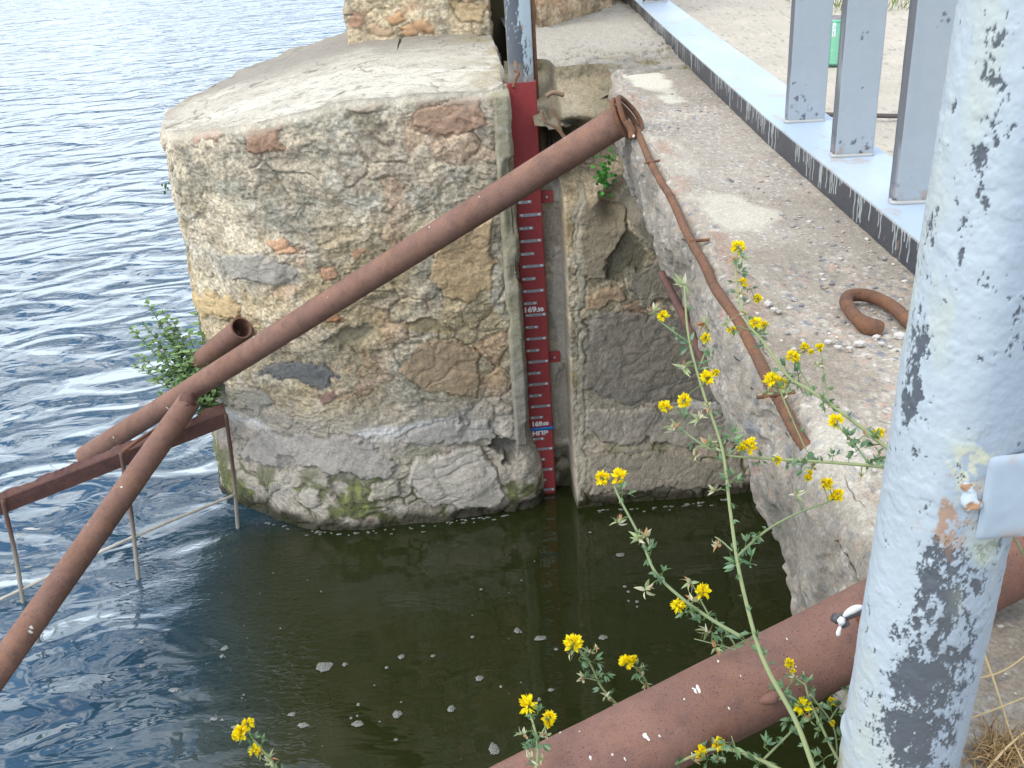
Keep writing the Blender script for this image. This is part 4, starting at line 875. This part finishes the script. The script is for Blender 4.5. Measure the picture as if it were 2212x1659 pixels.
# ------------------------------------------------------------------ foam, pebbles, twigs
def foam():
    rg = np.random.RandomState(5); m = MB()
    big = [(700, 1440, 20, 13), (485, 1400, 8, 7), (375, 1490, 11, 6), (630, 1543, 10, 5), (655, 1566, 15, 6), (773, 1563, 14, 7), (858, 1543, 12, 10), (975, 1531, 10, 9), (1067, 1617, 13, 14), (1117, 1362, 8, 8), (1167, 1378, 15, 6), (1302, 1377, 11, 7),
           (1340, 1198, 11, 6), (867, 1419, 8, 6), (1035, 1465, 10, 7), (307, 1386, 7, 6), (480, 1417, 5, 5), (308, 1437, 7, 5), (1190, 1490, 8, 4), (1165, 1510, 5, 5), (745, 1435, 6, 5), (835, 1442, 5, 4), (935, 1417, 6, 4), (1275, 1150, 5, 2),
           (45, 1155, 12, 6), (125, 1100, 8, 5), (115, 1220, 14, 5), (60, 1225, 9, 3), (22, 1235, 10, 4), (180, 1185, 6, 4), (290, 790, 12, 4), (150, 1000, 8, 4), (90, 872, 7, 3), (105, 1110, 9, 4), (480, 1045, 8, 3), (460, 1553, 9, 4), (510, 1570, 12, 4), (215, 1302, 5, 3), (480, 1555, 4, 3), (45, 1298, 10, 4)]
    for k in range(95):
        u = rg.rand()
        if u < .6: x = rg.uniform(575, 1105); y = np.interp(x, [515, 560, 640, 740, 850, 960, 1085, 1110], [1100, 1124, 1142, 1154, 1142, 1128, 1112, 1112])+rg.exponential(3.5)
        else: x = rg.uniform(1262, 1570); y = np.interp(x, [1262, 1400, 1570], [1102, 1098, 1078])+rg.exponential(3)
        big.append((x, y, rg.uniform(2, 7), rg.uniform(.6, 1.6)))
    for k in range(60):
        x = rg.uniform(20, 1450); y = rg.uniform(1180, 1650); s_ = rg.exponential(1.9)+1.1; big.append((x, y, min(s_, 5), min(s_, 5)*.7))
    for x, y, a, b_ in big:
        c = atz(x, y, .004); sx = a/FPX*np.linalg.norm(c-CAM)*.85; n = 14; th = np.linspace(0, 2*math.pi, n, endpoint=False); rr = 1+.5*(rg.rand(n)-.5)
        asp = b_/a*1.35; V = [c+np.array([0, 0, .004])] + [c+np.array([sx*rr[i]*.6*math.cos(th[i]), sx*rr[i]*asp*.6*math.sin(th[i]), .003]) for i in range(n)] + [c+np.array([sx*rr[i]*math.cos(th[i]), sx*rr[i]*asp*math.sin(th[i]), 0]) for i in range(n)]
        F = [[0, 1+i, 1+(i+1) % n] for i in range(n)] + [[1+i, 1+n+i, 1+n+(i+1) % n, 1+(i+1) % n] for i in range(n)]; m.add(V, F)
    mt, t, b = mat('foam_bubbles', .5, .4); v = nd(t, 'ShaderNodeTexVoronoi', Scale=230); t.links.new(t.nodes.new('ShaderNodeTexCoord').outputs['Object'], v.inputs['Vector'])
    r = ramp(t, v.outputs['Distance'], [(.2, (.16, .17, .14)), (.6, (.40, .41, .38))]); t.links.new(r.outputs['Color'], b.inputs['Base Color']); b.inputs['Alpha'].default_value = .5
    tag(m.build('foam', mt), 'small pale foam flecks and bubbles drifting on the dark water', 'foam', kind='stuff')
foam()
def pebbles():
    rg = np.random.RandomState(8); m = MB(); ico = bmesh.new(); bmesh.ops.create_icosphere(ico, subdivisions=1, radius=1); iv = np.array([v.co[:] for v in ico.verts]); fi = [[v.index for v in f.verts] for f in ico.faces]
    pal = [(.50, .47, .42), (.30, .30, .31), (.42, .30, .24), (.60, .57, .52), (.20, .20, .21), (.45, .42, .36)]
    for k in range(2300):
        y = .62*math.exp(rg.rand()*math.log(3.3/.62)); ex = np.interp(y, EY, EX); x = rg.uniform(ex+.03, .80 if y > 1.3 else .95)
        if vnoise(np.array([[x*7, y*5, 3.0]]), 77)[0] < rg.uniform(.25, .7): continue
        s_ = .0012+.0045*rg.rand()**5
        V = iv*(1+.35*(rg.rand(len(iv), 1)-.5))*np.array([s_*rg.uniform(.8, 1.4), s_*rg.uniform(.8, 1.3), s_*.6])+np.array([x, y, 1.7215]); m.add(V, fi, np.array(pal[rg.randint(6)])*rg.uniform(.8, 1.15))
    for px, py, s_ in ((1857, 742, .0085), (1810, 750, .0055), (1790, 738, .006), (1893, 728, .006), (1905, 742, .005), (1945, 725, .009), (1835, 752, .005), (1600, 640, .006), (1660, 655, .007), (1672, 668, .0055)):
        V = iv*(1+.4*(rg.rand(len(iv), 1)-.5))*s_*np.array([1.2, 1, .7])+atz(px, py, 1.725); m.add(V, fi, (.52, .49, .45))
    tag(m.build('pebbles', M_PLAIN, None, False), 'loose grey and tan pebbles scattered over the concrete slab', 'pebbles', kind='stuff')
pebbles()
def twigs():
    rg = random.Random(3)
    root = empty('dead_root', aty(1190, 300, 3.6), 'dry brown forked roots in the dark cavity right of the gauge', 'root')
    for k, (pp, r) in enumerate((([(1170, 238), (1178, 262), (1200, 275), (1222, 298)], .006), ([(1192, 232), (1204, 256), (1214, 290), (1222, 300)], .0055), ([(1218, 205), (1195, 200), (1180, 208)], .008), ([(1222, 298), (1260, 325), (1290, 328)], .004))):
        m = MB(); Q = smooth_path([aty(x, y, 3.52) for x, y in pp], 30); V, F = tube_vf(Q, r*(1+.4*(fbm(Q, 30, 3, k)-.5)), 7); m.add(V, F, (.25, .16, .10)); m.build('root_strand', M_PLAIN, root)
    m = MB()
    for k in range(26):
        x, y = rg.uniform(1175, 1330), rg.uniform(325, 372); q = [aty(x, y, 3.50)]
        for j in range(3): x += rg.uniform(-22, 26); y += rg.uniform(-12, 14); q.append(aty(x, y, 3.48+rg.uniform(-.04, .04)))
        V, F = tube_vf(smooth_path(q, 10), .0011, 4); m.add(V, F, (.30, .22, .15))
    m.build('rootlets', M_PLAIN, root)
twigs()

# ------------------------------------------------------------------ plants
def leaf_vf(base, d, nrm, L_, w, curl=.15, k=5):
    d = np.asarray(d, float); d = d/np.linalg.norm(d); s = np.cross(d, nrm); s /= np.linalg.norm(s)+1e-9; n = np.cross(s, d)
    V = []; F = []
    for i in range(k+1):
        t = i/k; ww = w*math.sin(math.pi*min(1, t**.8*.97+.03))*.5+.0001; c = base+d*L_*t+n*(-curl*L_*t*t)
        V += [c-s*ww+n*ww*.3, c, c+s*ww+n*ww*.3]
        if i: a = 3*(i-1); F += [[a, a+1, a+4, a+3], [a+1, a+2, a+5, a+4]]
    return V, F
GREEN = [(.15, .25, .12), (.20, .30, .14), (.12, .22, .11), (.18, .27, .17)]
def rdir(rg): 
    v = np.array([rg.gauss(0, 1), rg.gauss(0, 1), rg.gauss(0, 1)]); return v/np.linalg.norm(v)
def floret(m, c, d, s, rg, col):
    """one pea-like flower: standard petal, two wings"""
    s = s*.82
    n = rdir(rg); V, F = leaf_vf(c, d, n, s, s*.62, -.5, 4); m.add(V, F, col)
    e = np.cross(d, n); e /= np.linalg.norm(e)+1e-9
    for q in (-1, 1):
        V, F = leaf_vf(c, d+e*.35*q, e*q, s*.85, s*.34, .25, 3); m.add(V, F, np.array(col)*(.9 if q > 0 else .98))
def flower_head(m, c, r, rg, tone=1.0, axis=None):
    r = r*1.22
    ax = np.array([0, -.25, 1.0]) if axis is None else axis
    for k in range(30):
        d = rdir(rg)+ax*.45; d /= np.linalg.norm(d); col = np.array([.95, .72+.12*rg.random(), .010])*tone*rg.uniform(.88, 1.1)
        floret(m, c+d*r*.34, d, r*rg.uniform(.62, .86), rg, col)
    for k in range(8):
        d = rdir(rg)*.7-ax*.5; V, F = leaf_vf(c, d, rdir(rg), r*.6, r*.16, .1, 3); m.add(V, F, (.22, .30, .07))
def pod_cluster(m, c, r, rg, brown=.3):
    r = r*1.1
    for k in range(10):
        d = rdir(rg)+np.array([0, 0, .5]); d /= np.linalg.norm(d); e = rdir(rg)
        u = rg.random(); col = np.array((.50, .27, .13) if u < brown*.7 else (.38, .45, .22) if u < .62 else (.58, .56, .38))*rg.uniform(.8, 1.15)
        V, F = leaf_vf(c+d*r*.1, d, e, r*rg.uniform(.8, 1.15), r*rg.uniform(.28, .42), rg.uniform(.3, .9), 5); m.add(V, F, col)
def leaf_tuft(m, c, r, rg, n=3):
    r = r*1.5
    for k in range(n):
        d0 = rdir(rg)+np.array([0, 0, .25]); d0 /= np.linalg.norm(d0); q = c+d0*r*.45; V, F = tube_vf([c, q], r*.035, 4); m.add(V, F, (.16, .25, .08))
        for a in (-.75, 0, .75):
            e = np.cross(d0, rdir(rg)); e /= np.linalg.norm(e)+1e-9; V, F = leaf_vf(q, d0+e*a, rdir(rg)+np.array([0, 0, .6]), r*rg.uniform(.7, 1.0), r*.30, .15, 4); m.add(V, F, np.array(GREEN[rg.randrange(4)])*rg.uniform(.85, 1.25))
def medick(label, stems, flowers, pods, tufts, depth, seed, group='yellow flowering stems by the water'):
    """stems: (pixel path, depth at start, depth at end, r0, r1)"""
    rg = random.Random(seed); p0 = stems[0]; b = atd(p0[0][0][0], p0[0][0][1], p0[1]); root = empty('flowering_plant', b, label, 'plant', group)
    SP = []
    for i, (px, d0, d1, r0, r1) in enumerate(stems):
        n = len(px); q = [atd(x, y, d0+(d1-d0)*k/(n-1)) for k, (x, y) in enumerate(px)]; Q = smooth_path(q, 12*n); m = MB(); V, F = tube_vf(Q, np.linspace(r0, r1, len(Q)), 8)
        m.add(V, F, (.36, .41, .20) if i == 0 else (.29, .36, .18)); m.build('stem' if i == 0 else 'branch', M_LEAF, root); SP.append(Q)
    A = np.concatenate(SP); PX = proj(A)
    def near(x, y):
        k = np.argmin(((PX-np.array([x, y]))**2).sum(1)); return A[k], float((A[k]-CAM)@_F)
    def stalk(m, x, y, r=.0005):
        a, dd = near(x, y); c = atd(x, y, dd); V, F = tube_vf(smooth_path([a, (a+c)/2+np.array([0, 0, .002]), c], 6), r, 5); m.add(V, F, (.20, .29, .10)); return c, dd
    for x, y, s_ in flowers:
        m = MB(); c, dd = stalk(m, x, y); flower_head(m, c, s_/FPX*dd, rg, 1.0 if s_ > 11 else .9); m.build('flower', M_PETAL, root)
    for x, y, s_ in pods: m = MB(); c, dd = stalk(m, x, y); pod_cluster(m, c, s_/FPX*dd, rg); m.build('seed_pods', M_LEAF, root)
    m = MB()
    for x, y, s_ in tufts: c, dd = stalk(m, x, y, .0004); leaf_tuft(m, c, s_/FPX*dd, rg, 3)
    for Q in SP:
        for k in range(0, len(Q), max(4, int(.016/max(1e-5, np.linalg.norm(Q[-1]-Q[0])/len(Q))))):
            dd = float((Q[k]-CAM)@_F); 
            if rg.random() < .75: leaf_tuft(m, Q[k], rg.uniform(9, 17)/FPX*dd, rg, 1)
    m.build('foliage', M_LEAF, root)

medick('tall upright stem with yellow flowers rising in front of the big rusty pipe',
       [([(1765, 1680), (1720, 1560), (1660, 1450), (1630, 1370), (1596, 1230), (1577, 1100), (1560, 970), (1520, 850), (1488, 730), (1477, 600)], .86, 1.0, .0024, .0010),
        ([(1600, 1375), (1540, 1340), (1470, 1290), (1415, 1235), (1385, 1165), (1340, 1080), (1325, 1045)], .93, 1.02, .0018, .0010),
        ([(1560, 975), (1520, 962), (1475, 930), (1448, 905)], .96, 1.0, .0012, .0008), ([(1590, 1205), (1650, 1150), (1720, 1110), (1800, 1080)], .95, .97, .0014, .0008),
        ([(1582, 1190), (1560, 1170), (1545, 1160)], .95, .96, .0009, .0006), ([(1495, 745), (1460, 720), (1420, 690)], .99, 1.0, .0010, .0006), ([(1508, 800), (1525, 755), (1530, 720)], .98, 1.0, .0010, .0006),
        ([(1570, 985), (1590, 970), (1625, 955)], .96, .97, .0010, .0007), ([(1510, 835), (1535, 820)], .97, .97, .0008, .0006),
        ([(1540, 1345), (1510, 1290), (1490, 1250)], .95, .95, .0009, .0005), ([(1560, 1352), (1590, 1400), (1560, 1395), (1500, 1380)], .95, .96, .0009, .0005)],
       [(1432, 683, 13), (1524, 731, 12), (1527, 816, 15), (1545, 805, 9), (1477, 866, 15), (1437, 880, 15), (1618, 962, 18), (1600, 968, 10), (1300, 1033, 16), (1336, 1031, 18), (1519, 1279, 17), (1466, 1309, 15), (1786, 1046, 15), (1812, 1070, 14), (1800, 1075, 10)],
       [(1475, 615, 20), (1412, 672, 14), (1525, 700, 18), (1478, 795, 19), (1510, 905, 17), (1530, 880, 14), (1455, 925, 18), (1530, 960, 18), (1545, 965, 14), (1500, 985, 16), (1545, 1060, 14), (1335, 1130, 16), (1380, 1165, 18), (1395, 1160, 16), (1550, 1180, 14), (1395, 1275, 20), (1490, 1260, 16), (1500, 1300, 16), (1525, 1365, 16), (1775, 1045, 9), (1720, 1070, 15), (1545, 1400, 14)],
       [(1490, 745, 15), (1540, 775, 15), (1480, 905, 15), (1575, 945, 18), (1585, 1040, 18), (1345, 1065, 15), (1405, 1195, 16), (1430, 1240, 15), (1480, 1320, 16), (1520, 1340, 18), (1560, 1380, 18), (1610, 1180, 16), (1640, 1150, 14), (1600, 1220, 20), (1620, 1215, 20), (1610, 1385, 24), (1540, 1370, 18), (1640, 1390, 16), (1500, 1330, 15)], .95, 1)
medick('arching stem of small yellow flowers leaning over the slab from behind the post',
       [([(1960, 1000), (1900, 955), (1830, 900), (1760, 850), (1700, 810), (1650, 740), (1610, 690), (1592, 620), (1590, 560), (1596, 535)], .95, 1.15, .0020, .0009),
        ([(1760, 850), (1740, 820), (1712, 772)], 1.05, 1.07, .0010, .0006), ([(1640, 720), (1660, 700)], 1.1, 1.1, .0008, .0005), ([(1625, 715), (1590, 705), (1578, 712)], 1.1, 1.1, .0008, .0005),
        ([(1720, 830), (1690, 820), (1670, 815)], 1.05, 1.05, .0009, .0006), ([(1605, 660), (1630, 645)], 1.12, 1.12, .0008, .0005), ([(1790, 870), (1780, 810), (1772, 752)], 1.0, 1.02, .0009, .0006), ([(1680, 830), (1700, 880), (1740, 970)], 1.05, 1.0, .0010, .0006)],
       [(1595, 534, 15), (1606, 611, 10), (1637, 645, 10), (1580, 713, 10), (1632, 698, 13), (1650, 702, 10), (1668, 822, 17), (1692, 830, 13), (1713, 771, 14), (1738, 750, 10), (1771, 752, 10), (1898, 936, 12), (1752, 760, 7)],
       [(1588, 565, 14), (1612, 560, 10), (1570, 700, 14), (1650, 718, 12), (1655, 850, 14), (1700, 850, 14), (1765, 790, 12), (1600, 635, 12), (1740, 760, 12), (1610, 680, 10)],
       [(1595, 590, 13), (1620, 625, 12), (1640, 720, 14), (1700, 800, 16), (1725, 810, 16), (1690, 845, 14), (1760, 840, 12), (1790, 880, 12), (1900, 960, 20), (1930, 970, 22), (1780, 870, 13)], 1.0, 2)
medick('thin horizontal flowering stem crossing the pale slab towards the post',
       [([(1960, 1014), (1880, 1006), (1780, 998), (1680, 992), (1600, 987), (1575, 985)], .93, 1.0, .0018, .0010), ([(1880, 1005), (1850, 965), (1815, 925), (1806, 912)], .95, .98, .0010, .0007), ([(1760, 1000), (1745, 1030)], .97, .97, .0007, .0005)],
       [(1806, 912, 17), (1679, 995, 10), (1745, 1033, 9), (1748, 1022, 7)], [(1720, 1000, 12), (1870, 940, 12), (1755, 1010, 14), (1860, 1030, 10)], [(1830, 950, 18), (1850, 975, 18), (1880, 1000, 20), (1700, 1000, 15), (1730, 1010, 15), (1800, 985, 12), (1640, 992, 13), (1900, 985, 22), (1760, 1005, 15)], .95, 3)
medick('small sprig with two yellow heads in front of the big pipe at the bottom',
       [([(1150, 1700), (1160, 1640), (1158, 1590), (1142, 1530)], .90, .95, .0016, .0009), ([(1160, 1600), (1178, 1570), (1185, 1550)], .93, .94, .0009, .0006)],
       [(1140, 1523, 20), (1186, 1551, 15), (1184, 1562, 10)], [(1130, 1585, 14), (1180, 1590, 14), (1145, 1640, 16), (1168, 1640, 10)], [(1150, 1565, 16), (1165, 1605, 15), (1150, 1625, 16), (1160, 1545, 14)], .93, 4)
medick('sprig with one round yellow head above the middle of the big pipe',
       [([(1340, 1530), (1300, 1485), (1275, 1435), (1240, 1392)], 1.10, 1.08, .0014, .0009), ([(1290, 1470), (1265, 1465), (1252, 1470)], 1.09, 1.09, .0007, .0005)],
       [(1238, 1390, 19)], [(1232, 1412, 12), (1270, 1410, 14), (1260, 1465, 15), (1310, 1505, 13), (1290, 1400, 8)], [(1250, 1425, 15), (1280, 1430, 15), (1290, 1470, 14), (1305, 1455, 12)], 1.1, 5)
medick('short sprig with a yellow head peeping just over the big pipe',
       [([(1410, 1510), (1392, 1465), (1370, 1440), (1352, 1430)], 1.09, 1.08, .0011, .0007)],
       [(1354, 1431, 16), (1368, 1424, 9)], [(1390, 1448, 13), (1395, 1480, 10)], [(1375, 1445, 14), (1390, 1470, 10)], 1.1, 6)
medick('sprig with three yellow heads at the lower left over the dark water',
       [([(640, 1730), (600, 1665), (570, 1625), (540, 1590), (525, 1575)], 1.02, 1.0, .0015, .0009), ([(545, 1595), (535, 1575), (533, 1562)], 1.0, 1.0, .0008, .0006)],
       [(520, 1583, 16), (536, 1564, 13), (552, 1622, 14), (511, 1590, 10)], [(583, 1640, 16), (560, 1630, 12), (590, 1650, 12)], [(545, 1600, 15), (565, 1610, 15), (535, 1600, 12)], 1.0, 7)
medick('leafy plant with yellow heads hanging under the big pipe beside the post',
       [([(1850, 1700), (1810, 1640), (1770, 1560), (1745, 1500), (1735, 1450)], .90, .92, .0016, .0008), ([(1740, 1480), (1715, 1460), (1708, 1440)], .91, .92, .0008, .0006), ([(1790, 1560), (1830, 1490), (1800, 1480)], .95, .97, .0009, .0006), ([(1750, 1500), (1800, 1570), (1810, 1650)], .91, .93, .001, .0007)],
       [(1733, 1526, 18), (1705, 1432, 10), (1798, 1515, 9), (1712, 1450, 7), (1798, 1562, 6)], [(1715, 1465, 10), (1750, 1555, 14), (1770, 1530, 12), (1790, 1500, 10)], [(1690, 1500, 18), (1700, 1530, 20), (1710, 1555, 18), (1760, 1520, 18), (1780, 1490, 16), (1800, 1545, 18), (1815, 1520, 16), (1770, 1580, 16), (1700, 1490, 16), (1820, 1600, 16), (1780, 1640, 18), (1740, 1475, 12)], .92, 8)
medick('arched stem with two yellow heads below the big pipe at the bottom edge',
       [([(1740, 1680), (1690, 1665), (1640, 1640), (1590, 1622), (1540, 1618), (1480, 1640), (1430, 1665)], .90, .96, .0022, .0014), ([(1650, 1640), (1690, 1600), (1730, 1560), (1770, 1530)], .92, .93, .0012, .0008), ([(1590, 1620), (1580, 1590)], .93, .93, .0007, .0005)],
       [(1552, 1607, 14), (1515, 1622, 13), (1512, 1633, 8)], [(1500, 1640, 12), (1550, 1640, 12)], [(1480, 1640, 16), (1580, 1605, 18), (1650, 1615, 18), (1640, 1650, 20), (1530, 1640, 14), (1700, 1590, 14), (1560, 1635, 14), (1450, 1655, 12)], .93, 9)
medick('small flower spray at the foot of the slab beside the post and pipe',
       [([(2215, 1205), (2190, 1160), (2178, 1140)], .80, .80, .0010, .0006)], [], [(2195, 1135, 10)], [(2185, 1140, 16), (2200, 1130, 16), (2195, 1155, 14), (2210, 1145, 14)], .8, 10)

def nettle():
    rg = random.Random(12); root = empty('nettle_bush', atd(455, 880, 4.2), 'leafy green weed growing from the pier side over the water behind the pipes', 'plant')
    fol = MB(); stm = MB()
    tips = [(318, 655, 4.35), (345, 700, 4.3), (285, 712, 4.35), (300, 770, 4.3), (330, 740, 4.3), (292, 790, 4.35), (372, 690, 4.3), (365, 730, 4.3), (428, 680, 4.22), (405, 715, 4.25), (440, 720, 4.2), (330, 820, 4.25), (355, 800, 4.3), (390, 745, 4.25), (345, 850, 4.2), (390, 790, 4.22), (412, 760, 4.22), (372, 830, 4.2),
            (310, 700, 4.3), (352, 675, 4.3), (400, 880, 4.12), (430, 900, 4.14), (450, 870, 4.14), (470, 890, 4.14), (460, 850, 4.16), (425, 865, 4.15), (380, 760, 4.25), (345, 770, 4.25)]
    b = np.array(atd(462, 872, 4.22))
    for i, (x, y, d) in enumerate(tips):
        t_ = atd(x, y, d); mid = b+(t_-b)*.5+np.array([0, 0, -.03+.03*rg.random()]); Q = smooth_path([b, mid, t_], 30); V, F = tube_vf(Q, np.linspace(.0032, .0012, 30), 6); stm.add(V, F, (.15, .17, .06))
        L_ = np.linalg.norm(t_-b); n = max(4, int(L_/.021))
        for k in range(n):
            f = .22+.78*k/(n-1); c = Q[int(f*29)]; big = (1.25-f*.72)
            for s_ in (0, 1):
                a = k*1.57+s_*math.pi+rg.uniform(-.4, .4); dr = np.array([math.cos(a), math.sin(a)*.8, .15+.5*f*rg.random()-.25*(1-f)])
                V, F = leaf_vf(c, dr, np.array([0, 0, 1.0])+.5*rdir(rg), (.020+.036*big)*rg.uniform(.6, 1.15), (.009+.015*big), .25, 5); g = np.array([.22, .35, .15])*rg.uniform(.6, 1.25) + np.array([.06, .07, .02])*(f > .9); fol.add(V, F, g)
            if f > .4:
                for j in range(3): V, F = leaf_vf(c+rdir(rg)*.005, rdir(rg), rdir(rg), .006, .005, .1, 2); fol.add(V, F, (.50, .47, .34))
        for j in range(5): V, F = leaf_vf(t_, rdir(rg)+np.array([0, 0, .9]), rdir(rg), .016, .006, .1, 3); fol.add(V, F, (.16, .28, .07))
    stm.build('stem', M_LEAF, root); fol.build('foliage', M_LEAF, root)
    rg = random.Random(15); m = MB(); c0 = aty(1305, 370, 3.48)
    for k in range(60):
        x, y = 1305+rg.gauss(0, 9), 378+rg.gauss(0, 17); V, F = leaf_vf(aty(x, y, 3.42+rg.random()*.05), rdir(rg)+np.array([0, -.3, -.3]), np.array([0, -1.0, .4]), .020, .014, .2, 3); m.add(V, F, np.array([.07, .24, .04])*rg.uniform(.7, 1.4))
    root2 = empty('wall_weed', c0, 'small bright green weed hanging in the crack below the pipe collar', 'plant'); m.build('foliage', M_LEAF, root2)
    m = MB()
    for k in range(14):
        x, y = 357+rg.gauss(0, 3), 405+rg.gauss(0, 9); V, F = leaf_vf(aty(x, y, 4.0), rdir(rg), rdir(rg), .014, .008, .2, 3); m.add(V, F, (.08, .16, .05))
    root3 = empty('small_weed', aty(362, 400, 4.0), 'tiny green weed on the left outline of the pier below its top', 'plant'); m.build('foliage', M_LEAF, root3)
nettle()

def dry_grass():
    rg = random.Random(21)
    for px, rr, lb in ((([(2060, 1640), (2065, 1590), (2078, 1560), (2130, 1540), (2230, 1500)]), .0011, 'bent straw stalk lying over the tuft right of the post foot'), (([(2120, 1395), (2150, 1480), (2185, 1590), (2212, 1650)]), .0011, 'long straw stalk slanting down across the ground right of the post'),
                       (([(2095, 1467), (2130, 1462), (2175, 1445), (2230, 1405)]), .0011, 'pale straw stalk reaching from the post towards the right edge'), (([(2130, 1665), (2180, 1610), (2235, 1565)]), .0012, 'straw stalk in the bottom right corner of the ground')):
        Q = smooth_path([atz(x, y, 1.728+.004*(k % 2)) for k, (x, y) in enumerate(px)], 40); m = MB(); V, F = tube_vf(Q, rr*np.linspace(1, .7, 40), 6); m.add(V, F, (.52, .39, .20)); tag(m.build('straw_stalk', M_PLAIN), lb, 'straw', 'dry straw stalks')
    m = MB()
    for k in range(260):
        x, y = 2165+rg.gauss(0, 30), 1625+rg.gauss(0, 24); c = atz(x, y, 1.722); d = np.array([rg.gauss(0, 1), rg.gauss(0, 1), abs(rg.gauss(0, .5))]); d /= np.linalg.norm(d); L_ = rg.uniform(.008, .028)
        V, F = tube_vf([c, c+d*L_*.5+np.array([0, 0, .002]), c+d*L_+np.array([0, 0, -.001])], [.0005, .0005, .0002], 4); m.add(V, F, np.array([.42, .28, .13])*rg.uniform(.6, 1.3))
    tag(m.build('dry_grass', M_PLAIN), 'tangled tuft of dry brown grass at the bottom right corner', 'grass', kind='stuff')
    m = MB()
    for k in range(2600):
        x, y = rg.uniform(1.75, 4.2), 0; y = 4.62+.35*(2.4-x)+abs(rg.gauss(0, .5)); c = np.array([x, y, 1.715]); d = np.array([rg.gauss(0, .5), rg.gauss(0, .5), 1.0]); L_ = rg.uniform(.02, .06)
        V, F = leaf_vf(c, d, rdir(rg), L_, .004, .3, 2); m.add(V, F, np.array([.16, .22, .07])*rg.uniform(.7, 1.5))
    tag(m.build('grass', M_LEAF), 'green grass at the far edge of the gravel deck', 'grass', kind='stuff')
dry_grass()
